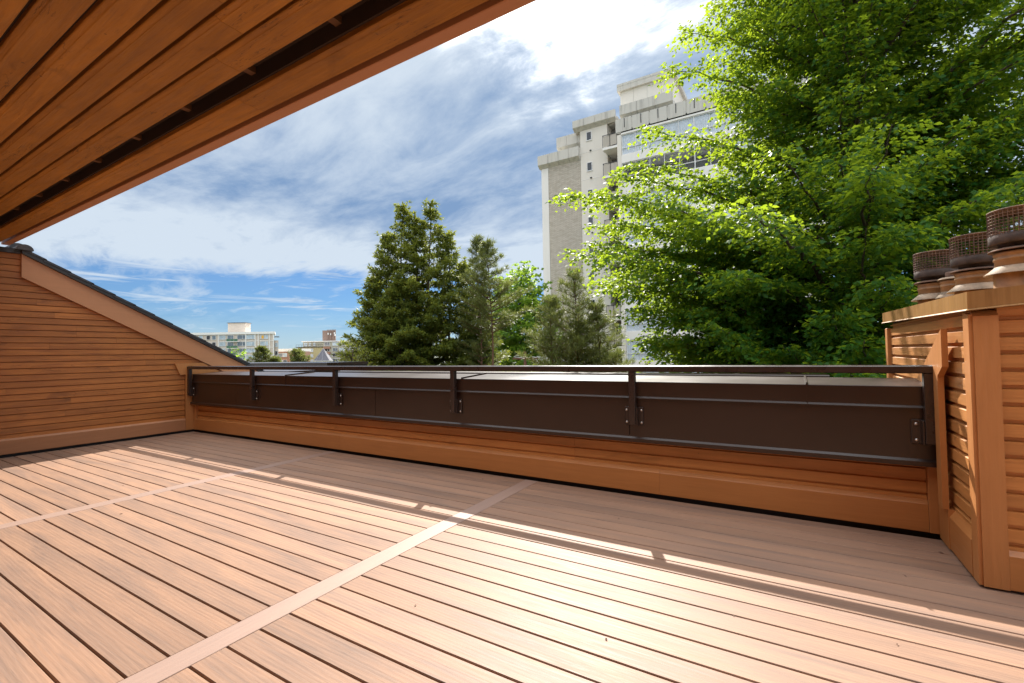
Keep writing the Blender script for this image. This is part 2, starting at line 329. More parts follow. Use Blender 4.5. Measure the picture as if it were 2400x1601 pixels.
# ------------------------------------------------------------------ mesh helper
def wpos(o):
    p = Vector((0, 0, 0))
    while o is not None: p = p + o.location; o = o.parent
    return p
class MB:
    def __init__(s): s.v = []; s.f = []
    def add(s, vs, fs):
        o = len(s.v); s.v += [tuple(v) for v in vs]; s.f += [tuple(i + o for i in f) for f in fs]; return s
    def box(s, x0, x1, y0, y1, z0, z1):
        return s.add([(x0, y0, z0), (x1, y0, z0), (x1, y1, z0), (x0, y1, z0), (x0, y0, z1), (x1, y0, z1), (x1, y1, z1), (x0, y1, z1)],
                     [(3, 2, 1, 0), (4, 5, 6, 7), (0, 1, 5, 4), (1, 2, 6, 5), (2, 3, 7, 6), (3, 0, 4, 7)])
    def cbox(s, x0, x1, y0, y1, z0, z1, c=0.003):
        """box with chamfered long edges (all twelve)"""
        P = []
        for X, sx in ((x0, 1), (x1, -1)):
            for Y, sy in ((y0, 1), (y1, -1)):
                for Z, sz in ((z0, 1), (z1, -1)):
                    P.append(((X, Y + sy * c, Z + sz * c), (X + sx * c, Y, Z + sz * c), (X + sx * c, Y + sy * c, Z)))
        vs = [v for t in P for v in t]
        I = lambda ix, iy, iz, k: (ix * 4 + iy * 2 + iz) * 3 + k
        fs = []
        fs += [(I(0,0,0,0), I(0,0,1,0), I(0,1,1,0), I(0,1,0,0)), (I(1,0,0,0), I(1,1,0,0), I(1,1,1,0), I(1,0,1,0))]
        fs += [(I(0,0,0,1), I(1,0,0,1), I(1,0,1,1), I(0,0,1,1)), (I(0,1,0,1), I(0,1,1,1), I(1,1,1,1), I(1,1,0,1))]
        fs += [(I(0,0,0,2), I(0,1,0,2), I(1,1,0,2), I(1,0,0,2)), (I(0,0,1,2), I(1,0,1,2), I(1,1,1,2), I(0,1,1,2))]
        for iy in (0, 1):
            for iz in (0, 1):
                q = (I(0,iy,iz,1), I(1,iy,iz,1), I(1,iy,iz,2), I(0,iy,iz,2)); fs.append(q)
        for ix in (0, 1):
            for iz in (0, 1):
                fs.append((I(ix,0,iz,0), I(ix,1,iz,0), I(ix,1,iz,2), I(ix,0,iz,2)))
        for ix in (0, 1):
            for iy in (0, 1):
                fs.append((I(ix,iy,0,0), I(ix,iy,1,0), I(ix,iy,1,1), I(ix,iy,0,1)))
                for iz in (0, 1):
                    fs.append((I(ix,iy,iz,0), I(ix,iy,iz,1), I(ix,iy,iz,2)))
        return s.add(vs, fs)
    def prism(s, poly, axis, a0, a1):
        """extrude a 2-D polygon along an axis: X takes (y,z), Y takes (x,z), Z takes (x,y)"""
        mk = {'X': lambda a, p: (a, p[0], p[1]), 'Y': lambda a, p: (p[0], a, p[1]), 'Z': lambda a, p: (p[0], p[1], a)}[axis]
        k = len(poly); vs = [mk(a0, p) for p in poly] + [mk(a1, p) for p in poly]
        fs = [tuple(range(k)), tuple(range(2 * k - 1, k - 1, -1))]
        fs += [(i, i + k, (i + 1) % k + k, (i + 1) % k) for i in range(k)]
        return s.add(vs, fs)
    def tube(s, pts, rs, n=8, cap=True):
        vs = []; fs = []; prev = None
        pts = [Vector(p) for p in pts]
        for i, p in enumerate(pts):
            d = (pts[min(i + 1, len(pts) - 1)] - pts[max(i - 1, 0)])
            d = d.normalized() if d.length > 1e-9 else Vector((0, 0, 1))
            u = prev if prev is not None else (Vector((1, 0, 0)) if abs(d.x) < 0.9 else Vector((0, 1, 0)))
            u = (u - d * u.dot(d)); u = u.normalized() if u.length > 1e-6 else d.orthogonal().normalized(); prev = u
            w = d.cross(u); r = rs[i] if isinstance(rs, (list, tuple)) else rs
            for k in range(n):
                a = 2 * math.pi * k / n
                vs.append(p + (u * math.cos(a) + w * math.sin(a)) * r)
        for i in range(len(pts) - 1):
            for k in range(n):
                fs.append((i * n + k, i * n + (k + 1) % n, (i + 1) * n + (k + 1) % n, (i + 1) * n + k))
        if cap: fs += [tuple(range(n - 1, -1, -1)), tuple(range((len(pts) - 1) * n, len(pts) * n))]
        return s.add(vs, fs)
    def lathe(s, prof, cx, cy, n=40, tilt=None):
        vs = []; k = len(prof)
        for r, z in prof:
            for i in range(n):
                a = 2 * math.pi * i / n; vs.append((cx + r * math.cos(a), cy + r * math.sin(a), z))
        fs = [(j * n + i, j * n + (i + 1) % n, (j + 1) * n + (i + 1) % n, (j + 1) * n + i) for j in range(k - 1) for i in range(n)]
        return s.add(vs, fs)
    def build(s, name, mat, parent=None, smooth=False, label=None):
        me = bpy.data.meshes.new(name)
        off = wpos(parent)
        me.from_pydata([(v[0] - off.x, v[1] - off.y, v[2] - off.z) for v in s.v], [], s.f)
        me.validate(); me.update()
        import bmesh
        bm = bmesh.new(); bm.from_mesh(me); bmesh.ops.recalc_face_normals(bm, faces=bm.faces); bm.to_mesh(me); bm.free()
        if smooth:
            for p in me.polygons: p.use_smooth = True
        me.materials.append(M[mat] if isinstance(mat, str) else mat)
        o = bpy.data.objects.new(name, me); C.objects.link(o)
        if parent is not None: o.parent = parent
        if label: o['label'] = label
        return o

def thing(name, label, cat, loc=(0, 0, 0), group=None):
    o = bpy.data.objects.new(name, None); C.objects.link(o); o.location = loc
    o.matrix_world = Matrix.Translation(loc)
    o.empty_display_size = 0.2
    o['label'] = label; o['category'] = cat
    if group: o['group'] = group
    return o
def struct(name, mb, mat):
    o = mb.build(name, mat); o['kind'] = 'structure'; return o

rnd = random.Random(7)

# ================================================================== DECK
XL, XR, YN, YF = -8.72, 3.0, -1.1, 3.95
def build_deck():
    g = MB(); P = 0.1437; gap = 0.0076
    def section(x0, x1, ref):
        y = ref - P * math.floor((ref - YN) / P)
        ys = []
        while y < YF + P: ys.append(y); y += P
        for a, b in zip(ys[:-1], ys[1:]):
            b = min(b, 3.908)
            if b - a < 0.03: continue
            dz = rnd.uniform(-0.0006, 0.0006)
            g.cbox(x0, x1, a + gap / 2, b - gap / 2, -0.024, 0.0 + dz, 0.003)
    section(XL + 0.047, -5.1425, 2.516); section(-5.003, -2.2255, 2.348); section(-2.086, XR, 2.647)
    struct('deck', g, 'deck')
    g = MB()
    for a in (-5.1405, -2.2235): g.cbox(a, a + 0.1365, YN, 3.905, -0.024, 0.0012, 0.002)
    struct('deck_border_floor', g, 'deck_border')
    b = MB().box(XL - 0.3, XR, YN - 0.3, 4.2, -0.30, -0.034); struct('deck_base_floor', b, 'cavity')
build_deck()

# ================================================================== PARAPET WALL
def channel_siding(mb, axis, plane, out, a0, a1, z0, z1, E=0.0865, first=None, depth=0.018, chan=0.021):
    """horizontal channel siding: each board a closed prism with a bevelled channel along its top; out = direction of the face"""
    z = z0 if first is None else first
    while z < z1 - 0.004:
        t = min(z + E, z1)
        f = plane + out * 0.0; r = plane - out * depth
        zc = max(t - chan, z + 0.01)
        poly = [(plane - out * 0.03, z), (f, z), (f, zc), (r, min(zc + 0.007, t)), (r, t), (plane - out * 0.03, t)]
        poly = [(p, q + 0.0) for p, q in poly]
        if axis == 'X': mb.prism(poly, 'X', a0, a1)
        else: mb.prism(poly, 'Y', a0, a1)
        z += E

def build_parapet():
    t = thing('parapet_wall', 'long low brown parapet wall across the deck, clad in dark metal coping above stained wood', 'wall', (-4.0, 3.95, 0))
    b = MB().box(-8.72, 0.80, 3.985, 4.31, -0.3, 0.955); b.build('core', 'cavity', t)
    m = MB().box(-8.70, 0.80, 3.952, 3.985, -0.03, 0.05); m.build('membrane_strip', 'membrane', t)
    s = MB(); x = [-8.62, -5.6, -1.72, 0.742]
    for a, c in zip(x[:-1], x[1:]):
        channel_siding(s, 'X', 3.948, -1, a + 0.0008, c - 0.0008, 0.2, 0.50, 0.0870, 0.189)
    s.build('siding', 'siding_x', t)
    k = MB(); xs = [-8.62, -4.95, -0.95, 0.742]
    for a, c in zip(xs[:-1], xs[1:]):
        k.prism([(3.985, 0.030), (3.922, 0.030), (3.918, 0.034), (3.918, 0.209), (3.921, 0.212), (3.9475, 0.234), (3.985, 0.236)], 'X', a + 0.0006, c - 0.0006)
    k.build('skirt_board', 'trim_x', t)
    v = MB().cbox(0.7435, 0.7995, 3.913, 3.985, 0.030, 0.47, 0.003).cbox(-8.69, -8.6215, 3.913, 3.985, 0.030, 0.47, 0.003)
    v.build('end_trim', 'trim_z', t)
    # dark metal: face flashing, drip edge, cap
    fl = MB(); j = [-8.64, -7.265, -4.243, -1.175, 0.785]
    for a, c in zip(j[:-1], j[1:]):
        fl.prism([(3.878, 0.497), (3.870, 0.497), (3.870, 0.86), (3.878, 0.86)], 'X', a + 0.003, c - 0.003)
    fl.build('face_flashing', 'metal', t)
    dr = MB().prism([(3.90, 0.499), (3.8705, 0.507), (3.856, 0.492), (3.855, 0.463), (3.861, 0.461), (3.90, 0.470)], 'X', -8.685, 0.80)
    dr.build('drip_edge', 'metal', t)
    cp = MB(); cj = [-8.62, -6.02, -2.946, 0.103, 0.79]
    for i, (a, c) in enumerate(zip(cj[:-1], cj[1:])):
        q = 0.0012
        cp.prism([(3.868, 0.828), (3.851, 0.830), (3.850, 0.834), (3.861, 0.847), (3.861, 0.967), (3.864, 0.970), (4.318, 0.998), (4.322, 0.994), (4.322, 0.84), (4.316, 0.84), (4.316, 0.988), (3.868, 0.960)], 'X', a + q, c - q)
    cp.build('coping_cap', 'metal', t)
    se = MB()
    for a in cj[1:-1]:
        se.prism([(3.858, 0.836), (3.857, 0.972), (3.862, 0.985), (4.322, 1.014), (4.322, 0.996), (3.866, 0.967), (3.8615, 0.967), (3.8615, 0.836)], 'X', a - 0.006, a + 0.006)
    se.build('standing_seam', 'metal', t)
build_parapet()

# ================================================================== GUARD RAILING
def build_railing():
    t = thing('guard_railing', 'dark brown metal guard rail on six posts bolted to the parapet face', 'railing', (-4.0, 3.83, 0.6))
    RP = [(3.797, 1.059), (3.797, 1.0975)] + [(3.825 + 0.028 * u, 1.0985 + 0.0095 * (1 - u * u)) for u in [-1 + k / 6 for k in range(13)]] + [(3.853, 1.0975), (3.853, 1.059), (3.849, 1.055), (3.801, 1.055)]
    r = MB(); xs = [-8.66, -4.915, -1.00, 0.782]
    for a, c in zip(xs[:-1], xs[1:]): r.prism(RP, 'X', a + 0.0006, c - 0.0006)
    r.build('top_rail', 'rail', t)
    for i, x in enumerate([-8.628, -6.772, -4.915, -3.028, -1.131, 0.748]):
        p = MB().cbox(x - 0.0265, x + 0.0265, 3.80, 3.851, 0.612, 1.0546, 0.003)
        po = p.build('post', 'rail', t)
        lo, hi = x - 0.078, x + 0.078
        if i == 0: lo = x - 0.02
        if i == 5: hi = x + 0.02; lo = x - 0.088
        b = MB().cbox(lo, hi, 3.856, 3.8685, 0.604, 0.758, 0.004).cbox(x - 0.034, x + 0.034, 3.8515, 3.857, 0.606, 0.756, 0.002)
        b.cbox(x + 0.0275, x + 0.0375, 3.815, 3.856, 0.606, 0.756, 0.002) if i < 5 else b.cbox(x - 0.0375, x - 0.0275, 3.815, 3.856, 0.606, 0.756, 0.002)
        b.build('bracket', 'rail', po)
        for bx in ((x - 0.062), (x + 0.062)):
            if bx < lo + 0.005 or bx > hi - 0.005: continue
            for bz in (0.628, 0.731):
                q = MB(); q.v = []; q.tube([(bx, 3.856, bz), (bx, 3.853, bz), (bx, 3.849, bz)], [0.0105, 0.010, 0.005], 10)
                q.build('bolt', 'bolt', po, True)
build_railing()

# ================================================================== GABLE WALL (left)
def build_gable():
    X = -8.72; t = thing('gable_wall', 'stained cedar side wall at the deck end under a sloping barge board', 'wall', (X, 2.0, 0))
    s = MB(); E = 0.0853; z = 0.204
    zt = lambda y: 2.58 - 0.5415 * (y - 1.85)          # just under the barge board top edge
    k = 0
    while z < 2.70:
        z1 = min(z + E, 2.706)
        yend = 3.79 if z1 < 0.99 else min(5.6, 1.85 + (2.58 - z1) / 0.5415)
        if z1 > 2.5: yend = 1.86
        cuts = [YN]
        y = YN
        while True:
            y += rnd.uniform(1.6, 3.6)
            if y > yend - 0.5: break
            cuts.append(y)
        cuts.append(yend)
        for a, c in zip(cuts[:-1], cuts[1:]):
            j = rnd.uniform(-0.0012, 0.0012)
            s.prism([(X - 0.03, z), (X + 0.007 + j, z), (X + 0.009 + j, z + 0.002), (X + 0.004 + j, z1 - 0.010), (X - 0.012, z1 - 0.009), (X - 0.012, z1), (X - 0.03, z1)], 'Y', a + 0.0006, c - 0.0006)
        z += E; k += 1
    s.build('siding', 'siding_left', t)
    MB().box(X - 0.25, X - 0.032, YN, 4.3, -0.3, 1.2).prism([(YN, 1.2), (4.3, 1.2), (1.85, 2.52), (YN, 2.69)], 'X', X - 0.25, X - 0.032).build('core', 'cavity', t)
    MB().box(X - 0.02, X + 0.004, YN, 3.95, -0.03, 0.06).build('membrane_strip', 'membrane', t)
    kb = MB()
    for a, c in ((YN, 0.35), (0.35, 3.79)):
        kb.prism([(X - 0.02, 0.036), (X + 0.034, 0.036), (X + 0.036, 0.04), (X + 0.036, 0.211), (X + 0.033, 0.214), (X + 0.010, 0.234), (X - 0.02, 0.236)], 'Y', a + 0.0005, c - 0.0005)
    kb.build('skirt_board', 'trim_y', t)
    MB().prism([(3.792, 0.036), (3.912, 0.036), (3.912, 0.95), (4.40, 0.95), (4.06, 1.158), (3.632, 1.153), (3.642, 1.128), (3.707, 0.966), (3.792, 0.966)], 'X', X + 0.0105, X + 0.038).build('corner_trim', 'trim_z', t)
    MB().prism([(1.850, 2.655), (6.3, 0.272), (6.3, -0.03), (1.850, 2.351)], 'X', X + 0.011, X + 0.050).build('barge_board', 'barge', t)
    # sloping roof: one stepped slab, and the ridge caps
    rf = MB(); sl = -0.5405; L = 0.25; y = 1.80
    while y < 6.4:
        z0 = 2.665 - 0.0 + sl * (y - 1.85); z1 = 2.665 + sl * (y + L * 1.12 - 1.85)
        rf.prism([(y, z0 + 0.067), (y + L * 1.12, z1 + 0.078), (y + L * 1.12, z1 + 0.056), (y, z0 + 0.030)], 'X', -14.0, X + 0.098)
        y += L
    rf.build('roof', 'shingle', t)
    MB().prism([(1.845, 2.664), (6.4, 0.226), (6.4, 0.276), (1.845, 2.716)], 'X', X + 0.0515, X + 0.088).build('drip_edge', 'drip', t)
    rb = MB().prism([(1.84, 2.66), (-2.2, 2.64), (-2.2, 2.70), (1.84, 2.722)], 'X', -14, X + 0.05)
    rb.build('flat_roof', 'shingle', t)
    rc = MB()
    for i in range(12):
        x0 = X + 0.12 - i * 0.30; zz = 2.735 + 0.004 * (i % 2) + (0.055 if i else 0.0)
        arc = [(1.865 + 0.085 * math.cos(a), zz - 0.03 + 0.075 * math.sin(a)) for a in [math.pi * q / 8 for q in range(9)]]
        rc.prism(arc, 'X', x0 - 0.34, x0)
    rc.build('ridge_cap', 'shingle', t)
build_gable()
def build_wall_lamp():
    x, y, z = -8.70, 1.535, 2.50
    t = thing('bulkhead_lamp', 'white caged round lamp on the cedar side wall under the eave', 'lamp', (x, y, z))
    MB().tube([(x - 0.01, y, z), (x + 0.02, y, z)], [0.10, 0.10], 24).build('base_plate', 'white', t)
    g = MB(); prof = [(0.075 * math.cos(a), 0.075 * math.sin(a)) for a in [i * math.pi / 16 for i in range(9)]]
    g.tube([(x + 0.02 + p[1], y, z) for p in prof], [max(p[0], 0.002) for p in prof], 20); g.build('glass_dome', 'lampglass', t, True)
    c = MB()
    for zz in (-0.06, -0.02, 0.02, 0.06):
        w = math.sqrt(0.105 ** 2 - zz ** 2)
        c.tube([(x + 0.02 + 0.095 * math.sin(a) * w / 0.105, y + w * math.cos(a), z + zz) for a in [i * math.pi / 12 for i in range(13)]], 0.005, 6)
    c.tube([(x + 0.02 + 0.1 * math.sin(a), y, z + 0.1 * math.cos(a)) for a in [i * math.pi / 12 for i in range(13)]], 0.005, 6)
    c.tube([(x + 0.022, y + 0.1 * math.cos(a), z + 0.1 * math.sin(a)) for a in [i * math.pi / 16 for i in range(33)]], 0.007, 6)
    c.build('wire_cage', 'white', t, True)
build_wall_lamp()

# ================================================================== ROOF OVERHANG
def build_overhang():
    Z = 2.75; t = thing('roof_overhang', 'orange brown rough sawn wooden eave overhanging the deck', 'roof', (-3.0, 0.0, Z))
    x0, x1 = -8.68, 3.2
    s = MB()
    # outer board, then the first inner board beside the slot
    def rough(a, c, cuts, drop=0.0):
        cs = [x0] + cuts + [x1]
        for p, q in zip(cs[:-1], cs[1:]):
            s.prism([(a, Z + 0.038), (a, Z + drop + 0.012), (a + 0.004, Z + drop + 0.008), (a + 0.022, Z + drop + 0.003), (a + 0.026, Z + drop), (c - 0.003, Z + drop), (c, Z + drop + 0.004), (c, Z + 0.038)], 'X', p + 0.0012, q - 0.0012)
    rough(1.474, 1.628, [-6.2, -2.745, 0.9]); rough(1.203, 1.338, [-5.9, -2.46, 1.2], 0.001)
    yy = 1.182
    while yy > -1.0:
        rough(yy - 0.126, yy, [rnd.uniform(-7.5, -4), rnd.uniform(-3, 1)], rnd.uniform(0, 0.002))
        yy -= 0.1475
    s.build('soffit_board', 'soffit', t)
    MB().box(x0, x1, YN, 1.70, Z + 0.125, Z + 0.16).build('deck_sheathing', 'cavity', t)
    MB().box(x0, x1, 1.338, 1.352, Z + 0.039, Z + 0.125).box(x0, x1, 1.462, 1.474, Z + 0.039, Z + 0.125).build('slot_liner', 'cavity', t)
    MB().box(x0, x1, YN, 1.2225, Z + 0.0385, Z + 0.06).build('backing_panel', 'cavity', t)
    xb = -8.42
    while xb < 3.1:
        bl = MB().box(xb - 0.022, xb + 0.022, 1.352, 1.462, Z + 0.09, Z + 0.124); xb += 0.732
        bl.build('rafter_block', 'block', t)
    MB().box(x0, x1, 1.6285, 1.668, Z + 0.10, Z + 0.12).build('groove_board', 'cavity', t)  # shade deep in the groove is put in by the dark colour
    MB().cbox(x0, x1, 1.664, 1.738, Z - 0.001, Z + 0.21, 0.004).build('fascia', 'fascia', t)
    MB().prism([(1.668, Z + 0.212), (1.76, Z + 0.212), (1.76, Z + 0.24), (-2.4, Z + 1.4), (-2.4, Z + 1.35)], 'X', x0, x1).build('roof_covering', 'shingle', t)
build_overhang()
def build_house_wall():
    t = thing('house_wall', 'stained cedar house wall behind the deck under the eave', 'wall', (-3, YN, 0))
    s = MB(); channel_siding(s, 'X', YN, 1, -8.7, 3.2, 0.03, 2.79, 0.0865)
    s.build('siding', 'siding_x', t)
    MB().box(-8.7, 3.2, YN - 0.25, YN - 0.031, -0.3, 2.79).build('core', 'cavity', t)
build_house_wall()

# ================================================================== CHIMNEY CHASE (right)
def build_chase():
    t = thing('chimney_chase', 'orange brown wood clad chimney chase with tan metal cap at the deck corner', 'chimney', (1.5, 4.3, 0))
    X, Yf, Yb, XE = 0.80, 3.225, 5.60, 2.6
    s = MB(); channel_siding(s, 'Y', X + 0.022, -1, Yf + 0.097, Yb - 0.10, 0.2, 1.44, 0.0868, 0.202, 0.020, 0.027)
    s.build('side_siding', 'siding_y', t)
    f = MB(); channel_siding(f, 'X', Yf + 0.022, -1, X + 0.107, XE, 0.15, 1.46, 0.0868, 0.158, 0.020, 0.026)
    f.build('front_siding', 'siding_x', t)
    MB().box(X + 0.052, XE, Yf + 0.053, Yb - 0.03, -0.3, 1.46).build('core', 'cavity', t)
    MB().box(X + 0.03, XE, Yf + 0.03, Yb - 0.1, -0.03, 0.06).build('membrane_strip', 'membrane', t)
    tr = MB().prism([(Yf, 0.012), (Yf, 1.375), (Yf + 0.035, 1.405), (Yf + 0.052, 1.405), (Yf + 0.052, 0.012)], 'X', X + 0.012, X + 0.106)
    tr.prism([(Yf + 0.008, 0.014), (Yf + 0.095, 0.014), (Yf + 0.095, 1.40), (Yf + 0.008, 1.385)], 'X', X - 0.004, X + 0.0118)
    tr.build('corner_trim', 'trim_z', t)
    MB().cbox(X - 0.004, X + 0.05, Yb - 0.10, Yb, -0.2, 1.40, 0.003).build('rear_corner_trim', 'trim_z', t)
    MB().prism([(X + 0.04, 0.014), (X - 0.004, 0.014), (X - 0.006, 0.018), (X - 0.006, 0.205), (X + 0.021, 0.245), (X + 0.04, 0.245)], 'Y', Yf + 0.0955, 3.780).build('side_skirt', 'trim_cross', t)
    MB().prism([(Yf + 0.05, 0.014), (Yf + 0.002, 0.014), (Yf, 0.018), (Yf, 0.180), (Yf + 0.021, 0.204), (Yf + 0.05, 0.204)], 'X', X + 0.1065, XE).build('front_skirt', 'trim_x', t)
    MB().prism([(3.705, 0.25), (3.705, 1.045), (3.600, 1.105), (3.598, 1.325), (4.25, 0.99), (4.25, 0.9), (3.80, 0.9), (3.80, 0.25)], 'X', X - 0.034, X - 0.0045).build('knee_trim', 'trim_z', t)
    MB().prism([(3.705, 0.014), (3.705, 0.2495), (3.80, 0.2495), (3.909, 0.2495), (3.909, 0.014)], 'X', X - 0.010, X + 0.02).build('lower_stile', 'trim_z', t)
    cz = 1.0
    c = MB(); xo, yo = X - 0.012, Yf - 0.022
    z = lambda x, y: 0.085 * (x - xo) + 0.021 * (y - yo)
    B = [(xo, yo), (XE, yo), (XE, Yb + 0.05), (xo, Yb + 0.05)]
    top = [(x, y, 1.500 + z(x, y)) for x, y in B]; bot = [(x, y, 1.412 + z(x, y)) for x, y in B]
    lip = [(x - (0.010 if x == xo else -0.01), y - (0.010 if y == yo else -0.01), 1.404 + z(x, y)) for x, y in B]
    inn = [(x + (0.03 if x == xo else -0.03), y + (0.03 if y == yo else -0.03), 1.404 + z(x, y)) for x, y in B]
    mid = [(1.5, 4.2, 1.575)]
    vs = top + bot + lip + inn + mid
    fs = []
    for i in range(4):
        j = (i + 1) % 4
        fs += [(i, j, j + 4, i + 4), (i + 4, j + 4, j + 8, i + 8), (i + 8, j + 8, j + 12, i + 12), (i, j, 16)]
    c.add(vs, fs); c.build('cap', 'capmetal', t)
build_chase()

def build_flue(x, y, r, z0, caged, label, zoff=0.0):
    t = thing('chimney_flue', label, 'flue', (x, y, z0), 'rusty flues on the chimney chase')
    Zb = z0
    b = MB().lathe([(r * 0.88, Zb - 0.12), (r * 0.88, Zb + 0.05), (r * 0.84, Zb + 0.055)], x, y); b.build('base_pipe', 'flue', t, True)
    fl = MB().lathe([(r * 0.85, Zb + 0.09), (r * 0.86, Zb + 0.085), (r * 1.19, Zb + 0.043), (r * 1.19, Zb + 0.040), (r * 0.85, Zb + 0.048)], x, y); fl.build('storm_collar', 'flash', t, True)
    p = MB().lathe([(r * 0.83, Zb + 0.05), (r * 0.83, Zb + 0.125), (r * 0.87, Zb + 0.128), (r * 0.87, Zb + 0.138), (r * 0.84, Zb + 0.141), (r * 0.84, Zb + 0.158), (r * 0.87, Zb + 0.16), (r * 0.86, Zb + 0.175), (r * 0.2, Zb + 0.178)], x, y); p.build('pipe', 'flue', t, True)
    dk = MB().lathe([(r * 0.2, Zb + 0.196), (r * 0.9, Zb + 0.188), (r * 1.03, Zb + 0.182), (r * 1.03, Zb + 0.188), (r * 0.85, Zb + 0.2), (r * 0.2, Zb + 0.205)], x, y); dk.build('cowl', 'rust' if caged else 'flash', t, True)
    if not caged:
        MB().lathe([(r * 0.52, Zb + 0.2), (r * 0.52, Zb + 0.235), (r * 0.48, Zb + 0.245), (0.001, Zb + 0.247)], x, y).build('cap', 'rust', t, True)
        return
    Zr = Zb + 0.225
    MB().lathe([(r * 0.98, Zr + 0.062), (r, Zr + 0.06), (r, Zr + 0.006), (r * 0.96, Zr), (r * 0.70, Zr + 0.004), (r * 0.66, Zr - 0.05), (r * 0.6, Zr - 0.05), (r * 0.6, Zr + 0.03)], x, y).build('ring', 'rust_dark', t, True)
    c = MB(); n = 40; zt = Zr + 0.205
    for i in range(n):
        a = 2 * math.pi * i / n; cx, cy = x + r * math.cos(a), y + r * math.sin(a)
        c.tube([(cx, cy, Zr + 0.055), (cx, cy, zt)], 0.0021, 4, False)
    for k in range(8):
        zz = Zr + 0.066 + k * (zt - Zr - 0.07) / 7
        c.lathe([(r - 0.0022, zz), (r, zz + 0.0022), (r + 0.0022, zz), (r, zz - 0.0022), (r - 0.0022, zz)], x, y, n)
    c.build('wire_cage', 'rust', t)
    MB().lathe([(0.001, zt + 0.012), (r * 0.98, zt + 0.006), (r * 1.015, zt + 0.004), (r * 1.015, zt - 0.004), (r * 0.96, zt), (0.001, zt + 0.005)], x, y).build('lid', 'rust', t, True)
build_flue(1.232, 4.00, 0.137, 1.618, True, 'rusty mesh caged flue nearest the deck, cut by the photo edge')
build_flue(1.165, 4.50, 0.137, 1.570, True, 'middle rusty mesh caged flue with sooty ring on the chase')
build_flue(1.070, 5.10, 0.137, 1.570, True, 'farthest rusty mesh caged flue at the far end of the chase')
build_flue(1.125, 4.86, 0.095, 1.560, False, 'short uncaged flue with flat round cap between the caged ones')

# ================================================================== NEIGHBOURING ROOFS
def build_roofs():
    m = MB().box(-60, 8, 4.36, 9.6, -0.4, 0.10); struct('flat_roof_terrain', m, 'roofmembrane')
    def upstand(x0, x1, y0, y1, z0, z1, label, rot=0):
        t = thing('roof_upstand', label, 'parapet', ((x0 + x1) / 2, (y0 + y1) / 2, z0))
        MB().box(x0, x1, y0 + 0.03, y1 - 0.03, z0, z1 - 0.06).build('wall', 'metal', t)
        MB().prism([(y0, z1 - 0.10), (y0, z1 - 0.012), (y0 + 0.01, z1), (y1 - 0.01, z1), (y1, z1 - 0.012), (y1, z1 - 0.10)], 'X', x0 - 0.03, x1 + 0.03).build('coping', 'metal', t)
    upstand(-15.0, 0.40, 6.95, 7.35, 0.1, 0.885, 'low dark metal roof edge running beyond the parapet')
    upstand(-13.5, -9.1, 5.9, 7.2, 0.1, 0.93, 'short dark flashed roof curb beyond the left parapet end')
    upstand(-26.0, -13.55, 10.2, 12.0, -0.4, 1.02, 'long pale topped neighbouring roof parapet left of the conifer')
build_roofs()
def build_own_building():
    t = thing('house_block', 'lower storeys of the deck building', 'building', (-3, 0, -12))
    MB().box(-20, 8, -8, 4.3, -12, -0.41).box(-62, 8.5, 4.31, 9.7, -12, -0.42).build('wall', 'trim_x', t)
build_own_building()
struct('ground', MB().add([(-3000, -3000, -12), (3000, -3000, -12), (3000, 3000, -12), (-3000, 3000, -12)], [(0, 1, 2, 3)]), 'ground')

